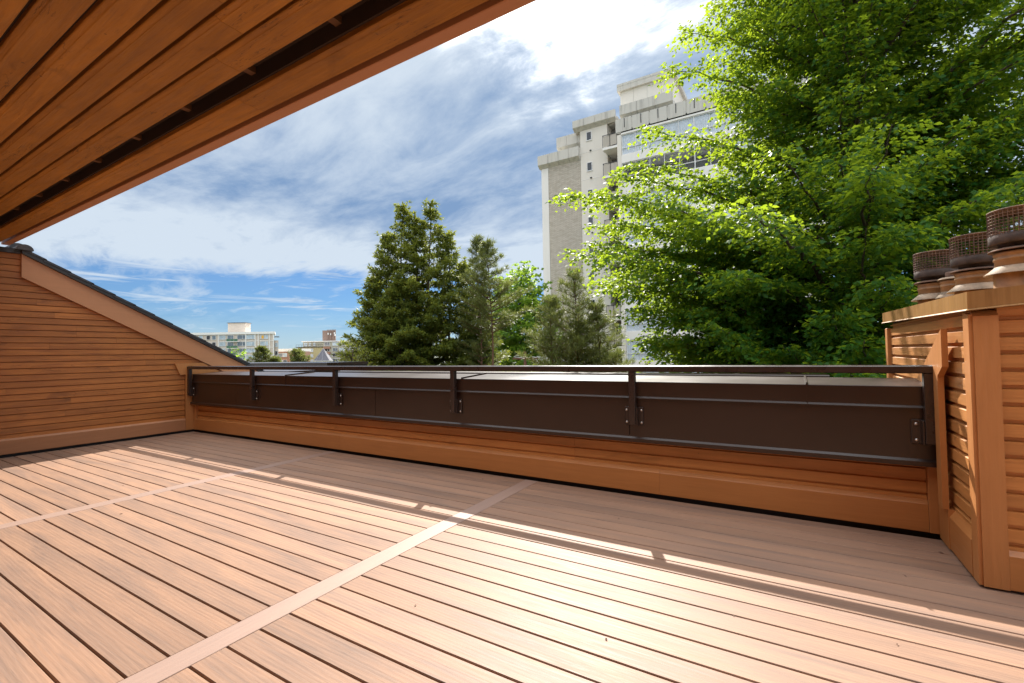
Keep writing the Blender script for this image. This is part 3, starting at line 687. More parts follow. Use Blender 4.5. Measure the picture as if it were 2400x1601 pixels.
# ================================================================== APARTMENT TOWER
def build_tower():
    t = thing('apartment_tower', 'tall cream and buff brick apartment tower behind the big green tree', 'tower', (-12, 46, -12))
    G = -12.0
    # brick slab with its pale corner frame
    MB().box(-20.55, -17.02, 42.0, 54, G, 20.12).build('brick_panel', 'brick', t)
    MB().box(-21.32, -20.555, 41.95, 54, G, 20.11).build('corner_frame', 'spandrel', t)
    def cornice(x0, x1, y, z0, z1, d=0.45, notch=1.15):
        m = MB(); x = x0
        while x < x1 - 0.01:
            e = min(x + notch, x1)
            m.prism([(y + 0.0, z0), (y - d, z0 + min(0.32, (z1 - z0) * .3)), (y - d, z1), (y - d + 0.25, z1), (y - d + 0.25, z0 + min(.5, (z1 - z0) * .6)), (y + 0.3, z0 + min(.5, (z1 - z0) * .6))], 'X', x + 0.012, e - 0.012)
            x = e
        m.box(x0 + 0.02, x1 - 0.02, y - d + 0.08, y - d + 0.24, z0 + 0.5, z1 - 0.22)
        m.box(x0, x1, y + 0.26, y + 6, z0 + 0.05, z0 + 0.6)
        return m.build('cornice', 'cornice', t)
    cornice(-21.55, -17.03, 42.0, 20.12, 21.38)
    MB().box(-19.2, -17.03, 43.0, 52, 20.8, 21.9).build('set_back_storey', 'render', t)
    cornice(-19.85, -17.03, 43.0, 21.9, 23.25)
    # cream wall with the stair windows
    MB().box(-17.0, -14.25, 42.0, 54, G, 22.96).build('wall', 'render', t)
    for i in range(12): MB().box(-17.0, -14.25, 41.985, 42.01, 18.05 + 2.68 - 2.68 * i, 18.09 + 2.68 - 2.68 * i).build('panel_joint', 'spandrel', t)
    cornice(-17.62, -13.3, 42.0, 22.96, 23.95)
    for zz in (22.64, 19.64, 16.96, 14.28, 11.6, 8.92, 6.24, 3.56, 0.88):
        w = MB(); x0, x1, z0, z1 = -16.29, -15.85, zz - 0.75, zz
        for a in ((x0 - .06, x1 + .06, z1, z1 + .06), (x0 - .1, x1 + .1, z0 - .08, z0), (x0 - .06, x0, z0, z1), (x1, x1 + .06, z0, z1)):
            w.box(a[0], a[1], 41.93, 42.0 - 0.002, a[2], a[3])
        wf = w.build('stair_window', 'alu', t)
        MB().box(x0, x1, 41.955, 41.99, z0, z1).build('pane', 'glass_dark', wf)
        v = MB().box(-16.02, -15.86, 41.88, 41.998, zz + 1.12, zz + 1.22); v.build('vent', 'iron', t)
    # balcony bay between the cream wall and the glazed front
    k = 0.9714; sx = lambda v: v * k; sz = lambda v: (v - 1.227) * k + 1.227
    YB = 40.8
    MB().box(-14.25, sx(-13.3), 43.3, 54, G, 22.9).build('bay_back_wall', 'room', t)
    for i in range(9):
        zf = 20.75 - 2.72 * i
        fz = sz(zf)
        bo = MB().prism([(YB, fz - 0.22), (43.3, fz - 0.22), (43.3, fz), (YB, fz)], 'X', sx(-14.74), sx(-13.30)).build('balcony', 'spandrel', t)
        rl = MB()
        rl.box(sx(-14.74), sx(-13.3), YB + 0.01, YB + 0.05, fz + 1.12, fz + 1.17).box(sx(-14.74), sx(-14.70), YB + 0.01, 42.0, fz + 1.12, fz + 1.17)
        for q in range(3): rl.box(sx(-14.74) + q * 0.68, sx(-14.74) + q * 0.68 + 0.04, YB + 0.01, YB + 0.05, fz + 0.002, fz + 1.12)
        rl.build('railing', 'iron', bo)
        MB().box(sx(-14.66), sx(-13.32), YB + 0.055, YB + 0.075, fz + 0.12, fz + 1.08).build('panel', 'balcony_panel', bo)
        MB().box(-14.1, -13.4, 43.2, 43.29, fz + 0.05, fz + 2.1).build('balcony_door', 'glass_dark', bo)
    MB().box(sx(-13.3), sx(-12.92), YB, 43, G, sz(21.6)).build('column', 'render', t)
    # glazed front: spandrels, curtains and window bands
    XE = 3.0
    MB().box(sx(-12.915), XE, 43.0, 54, G, 22.7).build('front_core', 'room', t)
    tops = [21.58, 18.87, 15.80, 13.1, 10.4, 7.7, 5.0, 2.3, -0.4]
    for i, zt in enumerate(tops):
        z1 = sz(zt); z0 = sz(zt - 1.95); zn = sz(tops[i - 1] - 1.95) if i else sz(22.0)
        MB().box(sx(-12.92) + 0.002, XE, YB + 0.02, 43, z1, zn).build('spandrel', 'spandrel', t)
        fr = MB(); x = sx(-12.90); n = 0
        fr.box(sx(-12.9), XE, YB + 0.10, YB + 0.18, z1 - 0.07, z1 - 0.002).box(sx(-12.9), XE, YB + 0.10, YB + 0.18, z0 + 0.002, z0 + 0.07).box(sx(-12.9), XE, YB + 0.10, YB + 0.18, z0 + 0.62, z0 + 0.67)
        while x < XE:
            w = 0.075 if n % 5 == 0 else 0.045
            fr.box(x, x + w, YB + 0.095, YB + 0.185, z0 + 0.003, z1 - 0.003); x += 1.24; n += 1
        fo = fr.build('window_band', 'alu', t)
        MB().box(sx(-12.9), XE, YB + 0.13, YB + 0.14, z0 + 0.003, z1 - 0.003).build('glass', 'glass', fo)
        # pleated curtain, drawn except on the second floor from the top
        cu = MB(); pts = []; x = sx(-12.85) + (0 if i != 1 else 9.0); amp = 0.024
        while x < XE - 0.05:
            pts.append(x); x += 0.085
        vs = []; fs = []
        for q, xx in enumerate(pts):
            yy = YB + 0.172 + amp * (1 if q % 2 else -1) * rnd.uniform(0.5, 1)
            vs += [(xx, yy, z0), (xx, yy, z1)]
        fs = [(2 * q, 2 * q + 2, 2 * q + 3, 2 * q + 1) for q in range(len(pts) - 1)]
        if i != 1 or len(pts) > 2:
            cu.add(vs, fs); cu.build('curtain', 'curtain', fo)
    # roof level over the glazed front
    for q in range(6): MB().box(sx(-12.6) + q * 1.5, sx(-12.6) + q * 1.5 + .07, YB - 0.035, YB - 0.021, sz(22.2), sz(23.05)).build('drain_slot', 'iron', t)
    m = MB(); x = sx(-13.45)
    while x < XE:
        e = min(x + 1.55, XE); m.box(x + 0.05, e - 0.05, YB - 0.02, YB + 0.25, sz(21.85), sz(23.1)); x = e
    m.box(sx(-13.43), XE, YB + 0.02, 43, sz(21.75), sz(23.0)); m.build('roof_parapet', 'cornice', t)
    cornice(sx(-13.05), sx(-8.2), 41.4, 22.55, 23.75, 0.5, 1.6)
    MB().box(-13.25, -8.3, 43.2, 52, 22.7, 26.3).build('penthouse', 'render', t)
    m = MB().box(-13.5, -8.05, 42.95, 52.2, 26.3, 26.75)
    for q in range(5): m.box(-13.5 + q * 1.09, -13.5 + q * 1.09 + 1.05, 42.93, 43.2, 26.752, 26.98)
    m.build('penthouse_coping', 'cornice', t)
    for q in range(3): MB().box(-12.0 + q * 1.3, -11.97 + q * 1.3, 43.185, 43.199, 23.0, 26.29).build('panel_joint', 'cornice', t)
build_tower()

# ================================================================== DISTANT APARTMENT BLOCKS
def facade_windows(t, origin, ux, rows, wz, mat_cycle, out, depth=0.25):
    """windows on a facade: origin and unit vector along it; each window is a frame with its pane"""
    ux = Vector(ux).normalized(); nrm = Vector(out).normalized()
    for zi, z in enumerate(rows):
        for k, (u, w) in enumerate(wz):
            o = Vector(origin) + ux * u
            def slab(a0, a1, b0, b1, d0, d1, mb):
                P = [o + ux * a + nrm * d for a in (a0, a1) for d in (d0, d1)]
                vs = [(p.x, p.y, z + b) for b in (b0, b1) for p in P]
                mb.add(vs, [(0, 1, 3, 2), (4, 6, 7, 5), (0, 4, 5, 1), (2, 3, 7, 6), (0, 2, 6, 4), (1, 5, 7, 3)])
            f = MB(); slab(-0.12, 0.0, -0.1, 1.6, 0.0, 0.12, f); slab(w, w + 0.12, -0.1, 1.6, 0.0, 0.12, f)
            slab(0, w, 1.5, 1.6, 0.0, 0.12, f); slab(-0.2, w + 0.2, -0.2, -0.1, 0.0, 0.25, f)
            if w > 2.2: slab(w * 0.62, w * 0.62 + 0.1, -0.1, 1.5, 0.0, 0.12, f)
            fo = f.build('window', 'alu', t)
            p = MB(); slab(0, w, -0.1, 1.5, 0.01, 0.06, p)
            p.build('pane', mat_cycle[(k * 3 + zi * 5) % len(mat_cycle)], fo)

def build_block_beige():
    c = Vector((-207.2, 102.7, 0)); e = Vector((-187.0, 114.9, 0)); w = Vector((-222.5, 92.0, 0))
    t = thing('apartment_block', 'beige six storey apartment block with green balconies beyond the sloping roof', 'building', (-200, 108, -12))
    u = (e - c).normalized(); nrm = Vector((u.y, -u.x, 0))
    if nrm.dot(-c) < 0: nrm = -nrm
    B = e.normalized() * 16
    foot = [w + Vector((-3, 8, 0)) * 2, w, c, e, e + B, c + B]
    MB().prism([(p.x, p.y) for p in foot], 'Z', -12, 11.3).build('wall', 'beige', t)
    ff = [w + Vector((-3, 8, 0)) * 2, w + nrm * 0.3, c + nrm * 0.5, e + nrm * 0.5 + u * 0.8, e + B + u * 0.8, c + B]
    MB().prism([(p.x, p.y) for p in ff], 'Z', 11.3, 12.25).build('roof_fascia', 'spandrel', t)
    rows = [9.4 - 2.85 * i for i in range(5)]
    L = (e - c).length
    facade_windows(t, c + nrm * 0.02, u, rows, [(0.6, 2.4), (4.0, 2.4), (8.2, 3.3), (12.0, 3.4), (17.9, 2.0), (20.2, 0.9)], ['winpale', 'winblue', 'winpale', 'winblue', 'winpale'], nrm)
    u2 = (w - c).normalized(); n2 = Vector((u2.y, -u2.x, 0))
    if n2.dot(-c) < 0: n2 = -n2
    facade_windows(t, c + n2 * 0.02, u2, rows, [(1.0, 1.4), (3.3, 1.4), (6.4, 1.4), (8.7, 1.4), (11.8, 1.4)], ['winblue', 'roomdark', 'winpale', 'roomdark'], n2)
    pil = MB()
    for a in (0.0, 11.6, 15.6, 16.9, 21.6, L - 0.3):
        p = c + u * a; q = p + u * 0.35
        pil.prism([(p.x, p.y), (q.x, q.y), (q.x + nrm.x * 0.25, q.y + nrm.y * 0.25), (p.x + nrm.x * 0.25, p.y + nrm.y * 0.25)], 'Z', -12, 11.29)
    pil.build('pilaster', 'spandrel', t)
    sl = MB()
    for r in rows:
        p = c + u * 0.4; q = e - u * 0.4
        sl.prism([(p.x, p.y), (q.x, q.y), (q.x + nrm.x * 0.12, q.y + nrm.y * 0.12), (p.x + nrm.x * 0.12, p.y + nrm.y * 0.12)], 'Z', r - 1.05, r - 0.85)
    sl.build('floor_band', 'spandrel', t)
    for r in rows[:4]:
        p = c + u * 4.4; q = c + u * 9.2
        o = MB().prism([(p.x, p.y), (q.x, q.y), (q.x + nrm.x * 1.6, q.y + nrm.y * 1.6), (p.x + nrm.x * 1.6, p.y + nrm.y * 1.6)], 'Z', r - 1.3, r - 1.1).build('balcony', 'spandrel', t)
        for a in (4.45, 6.05, 7.65):
            p1 = c + u * a + nrm * 1.55; q1 = c + u * (a + 1.45) + nrm * 1.55
            MB().prism([(p1.x, p1.y), (q1.x, q1.y), (q1.x + nrm.x * 0.06, q1.y + nrm.y * 0.06), (p1.x + nrm.x * 0.06, p1.y + nrm.y * 0.06)], 'Z', r - 1.05, r - 0.05).build('balcony_panel', 'green', o)
    pw = c + u * 18.4 + nrm * 0.1; qw = pw + u * 0.95
    MB().prism([(pw.x, pw.y), (qw.x, qw.y), (qw.x + nrm.x * 0.03, qw.y + nrm.y * 0.03), (pw.x + nrm.x * 0.03, pw.y + nrm.y * 0.03)], 'Z', 9.35, 10.7).build('orange_blind', 'orange', t)
    p = c + u * 1.0 - nrm * 5; q = p + u * 7.6
    MB().prism([(p.x, p.y), ((p - nrm * 4).x, (p - nrm * 4).y), ((q - nrm * 4).x, (q - nrm * 4).y), (q.x, q.y)], 'Z', 12.0, 16.5).build('penthouse', 'beige', t)
    p2 = p - u * 0.3 + nrm * 0.3; q2 = q + u * 0.3 + nrm * 0.3
    MB().prism([(p2.x, p2.y), ((p2 - nrm * 4.6).x, (p2 - nrm * 4.6).y), ((q2 - nrm * 4.6).x, (q2 - nrm * 4.6).y), (q2.x, q2.y)], 'Z', 16.5, 16.75).build('penthouse_roof', 'zincroof', t)
    RR = -e.normalized(); a = e - RR * 1.0 + u * 0.02; b = a + u * 1.9
    MB().prism([(a.x, a.y), (b.x, b.y), ((b - RR * 6).x, (b - RR * 6).y), ((a - RR * 6).x, (a - RR * 6).y)], 'Z', -12, 8.5).build('annexe', 'beige', t)
    facade_windows(t, a + u * 0.3 + nrm * 0.02, u, [5.9, 2.4, -0.6], [(0.2, 1.1)], ['winpale', 'roomdark'], nrm)
    MB().prism([(a.x, a.y), ((b + u * .4).x, (b + u * .4).y), ((b + u * .4 - RR * 6).x, (b + u * .4 - RR * 6).y), ((a - RR * 6).x, (a - RR * 6).y)], 'Z', 10.0, 10.2).build('annexe_canopy', 'iron', t)
build_block_beige()

def build_low_strip():
    t = thing('terrace_block', 'low brick and cream building between the two distant apartment blocks', 'building', (-205, 133, -12))
    p = Vector((-206.5, 126.7, 0)); q = Vector((-195.5, 133.4, 0)); u = (q - p).normalized(); n = Vector((u.y, -u.x, 0))
    if n.dot(-p) < 0: n = -n
    MB().prism([(p.x, p.y), (q.x, q.y), ((q - n * 10).x, (q - n * 10).y), ((p - n * 10).x, (p - n * 10).y)], 'Z', -12, 3.9).build('wall', 'redbrick', t)
    a = p + n * .4; b = q + n * .4
    MB().prism([(a.x, a.y), (b.x, b.y), ((b - n * 11).x, (b - n * 11).y), ((a - n * 11).x, (a - n * 11).y)], 'Z', 3.9, 5.2).build('roof_fascia', 'spandrel', t)
    facade_windows(t, p + n * .02, u, [1.6, -1.6, -4.6], [(2.0, 2.2), (4.6, 1.6)], ['winblue', 'winpale'], n)
build_low_strip()

def build_block_ochre():
    t = thing('apartment_block', 'ochre apartment block with a brown rooftop lift tower left of the conifer', 'building', (-205, 150, -12))
    a = Vector((-214.5, 147.2, 0)); m = Vector((-205.7, 152.8, 0)); e = Vector((-180, 167.5, 0))
    u = (m - a).normalized(); n = Vector((u.y, -u.x, 0)); n = n if n.dot(-a) > 0 else -n
    u2 = (e - m).normalized(); n2 = Vector((u2.y, -u2.x, 0)); n2 = n2 if n2.dot(-m) > 0 else -n2
    P = lambda *v: [(p.x, p.y) for p in v]
    l = a - u * 2.5
    MB().prism(P(l, m, m - n * 14, l - n * 14), 'Z', -12, 6.4).build('lower_wall', 'ochre', t)
    MB().prism(P(a - n * .2 + u * .1, m - n * .2, m - n * 14, a - n * 14), 'Z', 6.4, 8.9).build('upper_wall', 'greygreen', t)
    MB().prism(P(m - n * .01, e, e - n2 * 14, m - n * 14), 'Z', -12, 8.7).build('side_wing', 'greygreen', t)
    MB().prism(P(a + n * .4 - u * .4, m + n * .4, e + n2 * .5, e - n2 * 14, a - n * 14 - u * .4), 'Z', 8.9, 9.35).build('roof_slab', 'spandrel', t)
    MB().prism(P(l + n * .6 - u * .8, m + n * .3, m - n * 1, l - n * 1 - u * .8), 'Z', 6.05, 6.4).build('terrace_slab', 'iron', t)
    rl = MB()
    for i in range(9):
        p = l + n * .5 - u * .7 + u * 1.45 * i; rl.prism(P(p, p + u * .08, p + u * .08 - n * .08, p - n * .08), 'Z', 6.4, 7.5)
    p = l + n * .5 - u * .7; q = m + n * .3; rl.prism(P(p, q, q - n * .08, p - n * .08), 'Z', 7.45, 7.55); rl.build('terrace_railing', 'iron', t)
    facade_windows(t, l + n * .02, u, [3.9, 1.05, -1.75], [(5.2, 2.6)], ['winpale'], n)
    facade_windows(t, a + n * -.18 + u * .3, u, [6.9], [(0.4, 1.6), (3.0, .8), (5.2, .9)], ['winpale', 'winblue', 'winpale'], n)
    facade_windows(t, m + n2 * .02, u2, [7.0, 4.1, 1.3, -1.5], [(0.8, 2.6), (5.0, 2.6), (8.6, 2.7), (12.0, 2.7), (16, 2.6), (20, 2.6), (24, 2.6)], ['winblue', 'roomdark', 'winblue', 'winpale'], n2)
    br = MB()
    for zz in (5.6, 2.8, 0.0): 
        p = m + n2 * .02 + u2 * .4; q = p + u2 * 3.6; br.prism(P(p, q, q + n2 * .7, p + n2 * .7), 'Z', zz - 0.4, zz + .75)
    br.build('balcony_front', 'redbrick', t)
    d = m - u * 1.4 - n * 3
    tw = MB().prism(P(d, d + u * 2.4, d + u * 2.4 + u2 * 4.6, d + u2 * 4.6 - n * 3, d - n * 4), 'Z', 9.3, 14.9)
    to = tw.build('lift_tower', 'brown_brick', t)
    fl = MB()
    for i in range(6):
        p = d + u * 2.4 + u2 * (0.2 + i * .8) + n2 * 0.0; fl.prism(P(p, p + u2 * .4, p + u2 * .4 + n2 * .3, p + n2 * .3), 'Z', 10, 15.3)
    fl.build('tower_fin', 'brown_brick', to)
    for i, zz in ((0.6, 12.6), (1.9, 12.3), (3.9, 12.8), (4.2, 11.9)):
        p = d + u * 2.4 + u2 * i + n2 * .8; MB().prism(P(p, p + u2 * .5, p + u2 * .5 - n2 * .25, p - n2 * .25), 'Z', zz, zz + 1.0).build('antenna', 'alu', to)
build_block_ochre()

def build_turret():
    x, y = -78.0, 58.0
    t = thing('roof_turret', 'grey conical seamed turret roof over small white windows beside the conifer', 'turret', (x, y, -12))
    n = 16; R = 1.75
    MB().lathe([(R * 1.0, 0.46), (R * 0.5, 1.62), (0.02, 2.8)], x, y, n).build('cone_roof', 'zincroof', t)
    s = MB()
    for i in range(8):
        a = 2 * math.pi * i / 8
        s.tube([(x + R * 1.0 * math.cos(a), y + R * 1.0 * math.sin(a), 0.5), (x + .02 * math.cos(a), y + .02 * math.sin(a), 2.84)], [0.028, 0.02], 4)
    s.build('roof_seam', 'zincseam', t)
    MB().lathe([(R * 0.95, 0.44), (R * 1.02, 0.44), (R * 1.02, 0.36), (R * .82, 0.33)], x, y, n).build('eave', 'spandrel', t)
    MB().lathe([(R * .80, .34), (R * .80, -12)], x, y, n).build('wall', 'spandrel', t)
    g = MB()
    for i in range(n * 2):
        a = 2 * math.pi * i / (n * 2); 
        for zz in (-.05, -.45, -0.85):
            cx, cy = x + R * .805 * math.cos(a), y + R * .805 * math.sin(a); w = 0.10
            tx, ty = -math.sin(a), math.cos(a)
            g.add([(cx - tx * w, cy - ty * w, zz), (cx + tx * w, cy + ty * w, zz), (cx + tx * w, cy + ty * w, zz + .28), (cx - tx * w, cy - ty * w, zz + .28)], [(0, 1, 2, 3)])
    g.build('window_pane', 'winblue', t)
build_turret()

# ================================================================== TREES
def mesh_from_arrays(name, V, F4, mat, parent):
    """V (n,3) world coordinates, F4 (m,4) quads"""
    off = np.array(wpos(parent))
    me = bpy.data.meshes.new(name); V = (V - off).astype(np.float32)
    me.vertices.add(len(V)); me.vertices.foreach_set('co', V.ravel())
    me.loops.add(F4.size); me.loops.foreach_set('vertex_index', F4.astype(np.int32).ravel())
    me.polygons.add(len(F4)); me.polygons.foreach_set('loop_start', np.arange(0, F4.size, 4, dtype=np.int32))
    me.update(calc_edges=True); me.validate()
    me.materials.append(M[mat]); o = bpy.data.objects.new(name, me); C.objects.link(o); o.parent = parent
    return o

def unit(a): return a / np.maximum(np.linalg.norm(a, axis=-1, keepdims=True), 1e-9)
def leaf_quads(P, D, N, L, W):
    """diamond leaves: base P, direction D, normal N, length L, width W (arrays)"""
    D = unit(D); S_ = unit(np.cross(D, N)); Nn = np.cross(S_, D)
    a = P; b = P + D * (L * .45)[:, None] + S_ * (W * .5)[:, None] + Nn * (W * .12)[:, None]
    c = P + D * L[:, None] - Nn * (L * .10)[:, None]; d = P + D * (L * .45)[:, None] - S_ * (W * .5)[:, None] + Nn * (W * .12)[:, None]
    V = np.stack([a, b, c, d], 1).reshape(-1, 3); F = np.arange(len(V)).reshape(-1, 4)
    return V, F

def bez(p0, p1, p2, n):
    t = np.linspace(0, 1, n)[:, None]
    return (1 - t) ** 2 * p0 + 2 * t * (1 - t) * p1 + t ** 2 * p2

def spray_tree(t, base, top, trunk_r, branches, rs, tw, leaf, mats, lean=(0, 0)):
    """branches: list of (start z, tip point, arch).  Flat sprays of leaves along twigs to each side of a branch."""
    base = np.array(base, float); top = np.array(top, float)
    tr = MB(); ax = lambda z: base + (top - base) * ((z - base[2]) / (top[2] - base[2]))
    zs = np.linspace(base[2], top[2], 14)
    tr.tube([tuple(ax(z) + np.array([0.06 * math.sin(z * .9), 0.06 * math.cos(z * 1.3), 0])) for z in zs], [max(0.02, trunk_r * (1 - (z - base[2]) / (top[2] - base[2])) ** .7) for z in zs], 10)
    Ps, Ds, Ns, Ls = [], [], [], []
    for z0, tip, arch in branches:
        p0 = ax(z0); tip = np.array(tip, float); L = np.linalg.norm(tip - p0)
        mid = (p0 + tip) / 2 + np.array([0, 0, arch * L])
        n = max(6, int(L / .35)); B = bez(p0, mid, tip, n)
        B[1:-1] += rs.normal(0, .035, (n - 2, 3))
        r0 = min(trunk_r * .4, .0095 * L + .008)
        tr.tube([tuple(q) for q in B], [max(.006, r0 * (1 - i / (n - 1)) ** .8) for i in range(n)], 5)
        m = max(3, int(L * (1 - tw['from']) / tw['step']))
        for i in range(m):
            f = tw['from'] + (1 - tw['from']) * (i + rs.random()) / m
            k = f * (n - 1); j = min(int(k), n - 2); p = B[j] + (B[j + 1] - B[j]) * (k - j)
            d = unit(B[j + 1] - B[j]); side = np.cross(d, [0, 0, 1]); side = side / max(np.linalg.norm(side), .05)
            for s in (-1, 1):
                tl = tw['len'] * (0.35 + 0.65 * (1 - f)) * rs.uniform(.6, 1.25) + .12
                fw = rs.uniform(.45, .95)
                td = unit(d * fw + side * s * rs.uniform(.6, 1.0) + np.array([0, 0, rs.normal(tw['rise'], .22)]))
                q = max(3, int(tl / leaf['step'])); tt = np.linspace(.08, 1, q)
                pts = p + td * (tt * tl)[:, None] + np.array([0, 0, -1.0]) * (tw['droop'] * tl * tt ** 2)[:, None]
                sgn = np.where(np.arange(q) % 2 == 0, 1., -1.)[:, None]
                sd = np.cross(td, [0, 0, 1]); sd = sd / max(np.linalg.norm(sd), .05)
                ld = td * .7 + sd * sgn * .8 + rs.normal(0, .3, (q, 3)) + np.array([0, 0, -leaf['hang']])
                Ps.append(pts + rs.normal(0, leaf['jit'], (q, 3))); Ds.append(ld)
                Ns.append(np.array([0, 0, 1.0]) + rs.normal(0, leaf['tilt'], (q, 3))); Ls.append(np.full(q, leaf['len']) * rs.uniform(.65, 1.2, q))
    P = np.concatenate(Ps); D = np.concatenate(Ds); N = np.concatenate(Ns); L = np.concatenate(Ls)
    V, F = leaf_quads(P, D, N, L, L * leaf['asp'])
    tr.build('trunk', mats[0], t, True); mesh_from_arrays('crown', V, F, mats[1], t)
    return len(F)

def build_big_tree():
    rs = np.random.RandomState(3)
    bx, by = 1.25, 13.55
    t = thing('broadleaf_tree', 'huge bright green broadleaf tree towering beside the chimney chase', 'tree', (bx, by, -12))
    # crown radius towards the camera's left, by height of the branch tip
    Z = [-6, -3, 0.0, .75, 1.4, 2.2, 2.9, 3.5, 4.2, 4.9, 5.25, 5.8, 6.5, 7.9, 8.9, 9.6, 11, 12.5, 14, 15.2]
    R = [3.6, 4.4, 4.8, 4.9, 4.8, 5.1, 5.6, 6.1, 5.8, 4.3, 3.2, 2.9, 2.85, 2.9, 2.9, 2.95, 2.8, 2.1, 1.2, .4]
    br = []; left = math.atan2(-.515, -.857)          # azimuth of picture left
    k = 0
    for i in range(300):
        z = -4.5 + 19.0 * ((i + .5) / 300) ** 1.05
        az = (i * 2.39996 + rs.normal(0, .15)) % (2 * math.pi)
        r = np.interp(z, Z, R)
        dl = math.cos(az - left)
        rr = r if dl > .2 else np.interp(z, [-6, 8, 11, 15.2], [4.9, 4.9, 3.4, .4])
        rr *= rs.uniform(.86, 1.0) if dl > .55 else rs.uniform(.62, 1.0)
        tip = (bx + rr * math.cos(az), by + rr * math.sin(az), z)
        z0 = max(-7, z - rr * rs.uniform(.25, .6)); z0 = min(z0, 12.4)
        br.append((z0, tip, rs.uniform(.06, .15)))
    # the long lower limbs that reach out to the left in front of the tower
    for z, r, da in ((4.95, 6.75, .02), (4.75, 6.2, .14), (4.5, 5.9, -.15), (3.55, 6.6, .05), (3.3, 6.1, .2), (3.0, 5.9, -.12), (5.35, 5.5, .05), (6.5, 4.8, 0.03), (5.6, 5.2, .05), (7.9, 4.2, .04), (8.9, 3.8, .02), (2.2, 5.3, .1), (1.5, 4.9, 0), (2.7, 5.7, .05), (4.1, 5.6, .1), (3.9, 6.0, -.05)):
        az = left + da
        br.append((max(-2, z - r * .38), (bx + r * math.cos(az), by + r * math.sin(az), z), .13))
    for i in range(85):
        z = rs.uniform(-2.5, 4.7); az = left + rs.uniform(-1.15, 1.15); r = np.interp(z, Z, R) * rs.uniform(.72, .98)
        br.append((max(-6, z - r * rs.uniform(.2, .5)), (bx + r * math.cos(az), by + r * math.sin(az), z), rs.uniform(.06, .15)))
    for i in range(80):
        z = rs.uniform(-2.0, 10.5); az = left + math.pi + rs.uniform(-1.3, 1.3); r = np.interp(z, [-2, 8, 11], [4.8, 4.6, 3.2]) * rs.uniform(.55, 1.0)
        br.append((max(-6, z - r * rs.uniform(.2, .5)), (bx + r * math.cos(az), by + r * math.sin(az), z), rs.uniform(.06, .15)))
    n = spray_tree(t, (bx, by, -12), (bx + .3, by + .1, 14.2), .42, br, rs, dict(**{'from': .2, 'step': .078, 'len': .98, 'rise': -.02, 'droop': .34}),
                   dict(step=.047, len=.112, asp=.66, hang=.35, jit=.025, tilt=.75), ('bark', 'leaf_big'))
    print('big tree leaves', n)
build_big_tree()

def needle_tree(t, stems, rs, mats, tuft, nb, fromz, prof, rise=.25, droop=.15, tw=dict(step=.3, len=.6), trunk_r=.22, tname='trunk', foot=-12.0):
    """several upright stems, each with whorled branches carrying tufts of needle blades"""
    P, D, N, L, W = [], [], [], [], []
    for si, (x, y, ztop, R, zc) in enumerate(stems):
        tr = MB(); zs = np.linspace(foot, ztop, 16)
        sway = lambda z: np.array([x + .08 * math.sin(z * .7 + si), y + .08 * math.cos(z * .6 + si), z])
        tr.tube([tuple(sway(z)) for z in zs], [max(.015, trunk_r * (1 - (z - foot) / (ztop - foot)) ** .8) for z in zs], 8)
        for i in range(nb):
            f = (i + rs.random() * .9) / nb; z0 = zc + (ztop - zc) * f
            az = i * 2.39996 + rs.normal(0, .3); r = R * prof(f) * rs.choice([rs.uniform(.55, .95), rs.uniform(.85, 1.22)])
            if r < .06: continue
            p0 = sway(z0); tip = p0 + np.array([r * math.cos(az), r * math.sin(az), r * rise * rs.uniform(.3, 1.4)])
            mid = (p0 + tip) / 2 - np.array([0, 0, droop * r])
            n = max(4, int(r / .3)); B = bez(p0, mid, tip, n)
            tr.tube([tuple(q) for q in B], [max(.006, (.012 + .016 * r) * (1 - q / (n - 1)) ** .8) for q in range(n)], 4)
            m = max(2, int(r / tw['step']))
            pts = []
            for q in range(m + 1):
                g = .22 + .78 * q / max(m, 1); kk = min(g, .999) * (n - 1); j = int(kk); p = B[j] + (B[j + 1] - B[j]) * (kk - j); d = unit(B[j + 1] - B[j])
                sd = unit(np.cross(d, [0, 0, 1.0]) + 1e-6)
                pts.append((p, d))
                for s in (-1, 1):
                    tl = tw['len'] * (.35 + .65 * (1 - g)) * rs.uniform(.5, 1.2)
                    td = unit(d * .7 + sd * s * .8 + np.array([0, 0, rs.normal(.05, .2)]))
                    for h in np.arange(.35, 1.01, .33): pts.append((p + td * tl * h, td))
            for p, d in pts:
                k = tuft['n']
                dd = d * tuft['fwd'] + rs.normal(0, 1, (k, 3)) * tuft['spread'] + np.array([0, 0, tuft['up']])
                P.append(np.repeat(p[None], k, 0) + rs.normal(0, tuft['jit'], (k, 3))); D.append(dd); N.append(rs.normal(0, .6, (k, 3)) + [0, 0, 1.0])
                l = tuft['len'] * rs.uniform(.6, 1.2, k); L.append(l); W.append(l * tuft['asp'])
        for q in np.linspace(.86, 1, 8):
            z = zc + (ztop - zc) * q; k = tuft['n'] * 2
            P.append(np.repeat(sway(z)[None], k, 0)); D.append(rs.normal(0, .7, (k, 3)) + [0, 0, .6]); N.append(rs.normal(0, .6, (k, 3)) + [0, 0, 1.0])
            l = tuft['len'] * rs.uniform(.6, 1.2, k); L.append(l); W.append(l * tuft['asp'])
        tr.build('trunk', mats[0], t, True)
    P, D, N, L, W = (np.concatenate(a) for a in (P, D, N, L, W))
    V, F = leaf_quads(P, D, N, L, W); mesh_from_arrays('crown', V, F, mats[1], t)
    return len(F)

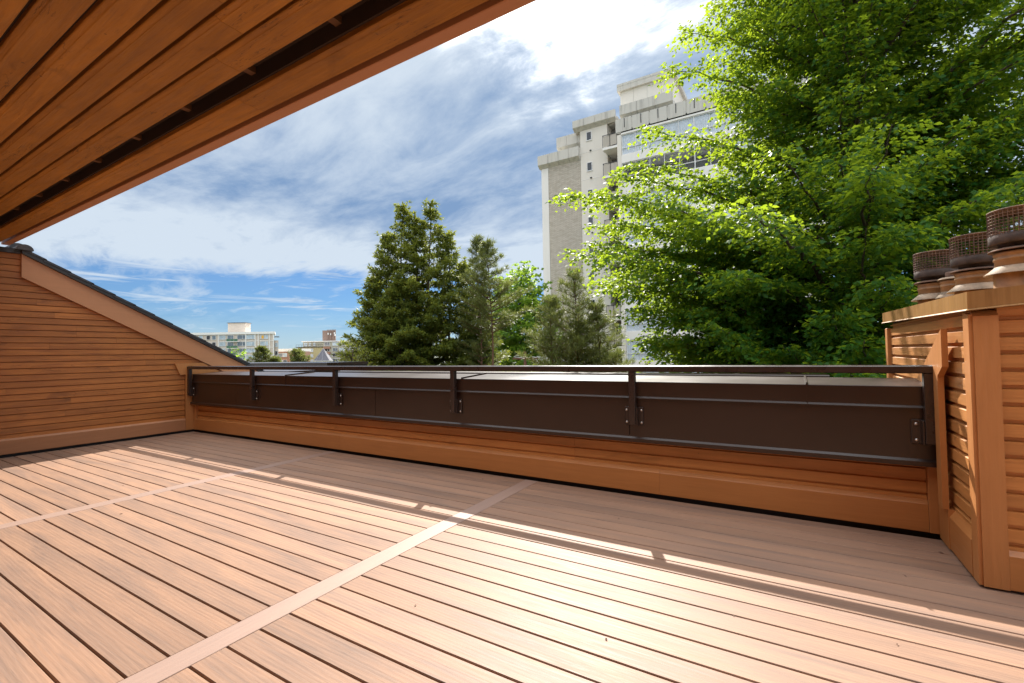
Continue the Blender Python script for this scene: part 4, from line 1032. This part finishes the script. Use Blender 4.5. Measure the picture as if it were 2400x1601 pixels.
def build_conifers():
    rs = np.random.RandomState(11)
    t = thing('conifer_tree', 'dark broad conifer with several pointed leaders left of the tower', 'tree', (-18.0, 19.4, -12))
    cone = lambda f: (1 - f) ** .78 * (0.62 + .38 * min(1, f * 4 + .3)) * min(1, (1 - f) * 5 + .12) + .02
    n = needle_tree(t, [(-18.5, 18.95, 9.75, 3.1, -3), (-17.2, 19.75, 9.85, 3.1, -3), (-19.3, 18.5, 8.1, 3.1, -3), (-17.9, 19.35, 9.2, 2.6, -3), (-16.4, 20.4, 8.0, 3.0, -3), (-20.0, 18.15, 5.6, 2.9, -3.5), (-15.5, 20.9, 6.6, 2.7, -3.5), (-14.9, 21.3, 4.6, 2.3, -3.5), (-18.1, 18.3, 5.5, 2.9, -3.5)], rs,
                ('bark', 'needle_dark'), dict(n=8, fwd=.8, spread=.55, up=.12, jit=.05, len=.23, asp=.34), 80, -3, cone, .22, .12, dict(step=.24, len=.85), .17)
    print('conifer', n)
    pine = lambda f: (1 - f) ** 1.1 * (.55 + .45 * min(1, f * 3)) + .04
    t = thing('pine_tree', 'slender pine with pointed top just right of the dark conifer', 'tree', (-13.7, 19.7, -12), 'slender pines')
    needle_tree(t, [(-13.8, 19.7, 7.3, 2.1, -0.5)], rs, ('bark_pine', 'needle_pine'), dict(n=14, fwd=.7, spread=.5, up=.35, jit=.03, len=.24, asp=.09), 62, 1, pine, .45, .05, dict(step=.26, len=.4), .11)
    t = thing('pine_tree', 'slender pine with bare lower trunk before the lime green tree', 'tree', (-12.8, 19.1, -12), 'slender pines')
    needle_tree(t, [(-12.7, 19.1, 6.75, 2.4, 2.2)], rs, ('bark_pine', 'needle_pine'), dict(n=14, fwd=.7, spread=.5, up=.35, jit=.03, len=.24, asp=.09), 56, 2.4, pine, .4, .05, dict(step=.26, len=.45), .12)
    t = thing('pine_tree', 'bushy grey green pine in front of the tower base', 'tree', (-6.6, 15.9, -12))
    bushy = lambda f: (1 - f) ** .85 + .03
    needle_tree(t, [(-6.75, 15.75, 4.15, 2.9, -2.5), (-6.05, 16.2, 2.9, 2.5, -3), (-7.4, 15.2, 3.2, 2.3, -3), (-6.4, 15.4, 2.2, 2.2, -3)], rs, ('bark_pine', 'needle_pine'), dict(n=11, fwd=.6, spread=.5, up=.45, jit=.03, len=.22, asp=.085), 78, -2.5, bushy, .55, .05, dict(step=.22, len=.4), .11)
    for k, (x, y, zt, R, lab) in enumerate([(-59.0, 34.5, 2.5, 2.2, 'small round pine in front of the beige apartment block'), (-55.0, 36.9, 2.1, 2.3, 'small twin crowned pine in front of the low brick building'), (-57.6, 35.4, 1.1, 1.6, 'smallest pine between the other two little pines')]):
        t = thing('pine_tree', lab, 'tree', (x, y, -12), 'small distant pines')
        needle_tree(t, [(x, y, zt, R, -3)], rs, ('bark_pine', 'needle_pine'), dict(n=12, fwd=.6, spread=.6, up=.3, jit=.06, len=.36, asp=.16), 50, -3, lambda f: (1 - f) ** .45 * .9, .5, .05, dict(step=.4, len=.6), .14)
build_conifers()

def round_crown(name, lab, cat, x, y, zc, R, H, nb, rs, mats, leaf, twl=.7, foot=-12):
    t = thing(name, lab, cat, (x, y, foot)); br = []
    for i in range(nb):
        u = 1 - 2 * (i + .5) / nb; az = i * 2.39996 + rs.normal(0, .2)
        rr = R * math.sqrt(max(0, 1 - u * u)) * rs.uniform(.7, 1.08) + .1
        z = zc + H * u * rs.uniform(.85, 1.05)
        br.append((max(foot + 2, z - rr * .5 - .6), (x + rr * math.cos(az), y + rr * math.sin(az), z), .06))
    return spray_tree(t, (x, y, foot), (x, y, zc + H * .8), .22, br, rs, {'from': .25, 'step': leaf['step'] * 4.5, 'len': twl, 'rise': .05, 'droop': .2}, leaf, mats)
rs = np.random.RandomState(5)
round_crown('broadleaf_tree', 'lime green broadleaf tree glowing behind the slender pines', 'tree', -19.9, 34.5, 2.6, 3.7, 6.2, 150, rs, ('bark', 'leaf_lime'), dict(step=.085, len=.36, asp=.75, hang=.3, jit=.08, tilt=1.0), 1.2)
round_crown('shrub', 'yellow green bush at the foot of the dark conifer', 'shrub', -17.95, 14.95, 0.0, 1.15, 1.9, 80, rs, ('bark', 'leaf_bush'), dict(step=.09, len=.14, asp=.6, hang=.1, jit=.03, tilt=.7), .5)
round_crown('shrub', 'low dark green shrub under the slender pines behind the rail', 'shrub', -15.6, 21.8, -1.2, 2.6, 3.2, 70, rs, ('bark', 'leaf_big'), dict(step=.10, len=.20, asp=.66, hang=.2, jit=.05, tilt=.9), .7)
round_crown('broadleaf_tree', 'small leafy tree peeping over the sloping roof by the beige block', 'tree', -66.5, 35.0, -1.0, 2.6, 3.6, 40, rs, ('bark', 'leaf_lime'), dict(step=.3, len=.45, asp=.7, hang=.1, jit=.1, tilt=.7), .9)

# ------------------------------------------------------------------ utility pole and wires beyond the pines
def build_pole():
    x, y = -17.2, 30.5
    t = thing('utility_pole', 'wooden utility pole with wires below the lime green tree', 'pole', (x, y, -12))
    MB().tube([(x, y, -12), (x, y, 1.35)], [.14, .11], 10).build('mast', 'bark_pine', t)
    MB().box(x - 1.1, x + 1.1, y - .06, y + .06, .75, .87).build('crossarm', 'bark_pine', t)
    w = MB()
    for dx, z in ((-1.0, .95), (-.4, .95), (.4, .95), (1.0, .95), (0, .3)):
        pts = []
        for i in range(13):
            u = i / 12; pts.append((x + dx + 24 * u, y + 3 * u, z - 1.6 * u * (1 - u) * 2))
        w.tube(pts, .018, 4)
    w.build('wire', 'alu', t)
build_pole()
# ------------------------------------------------------------------ specks on the deck
def build_litter():
    r = random.Random(4); m = MB()
    for x, y in [(-2.05, 3.6), (-1.3, 3.55), (-2.6, 3.72), (0.35, 2.45), (-0.25, 2.35), (0.74, 3.66), (-5.6, 1.9), (-4.6, 1.55), (-4.3, 1.35), (-3.4, 2.2), (-1.6, 1.7), (-0.7, 1.9), (-6.6, 2.1), (-3.9, 3.2), (-1.1, 3.3), (0.5, 3.2)]:
        a = r.uniform(0, 6.28); l = r.uniform(.006, .016); w = l * r.uniform(.3, .6)
        c, s = math.cos(a), math.sin(a)
        m.add([(x - c * l, y - s * l, .0016), (x + s * w, y - c * w, .004), (x + c * l, y + s * l, .002), (x - s * w, y + c * w, .006)], [(0, 1, 2, 3)])
    o = m.build('leaf_litter', 'rust'); o['kind'] = 'stuff'
build_litter()
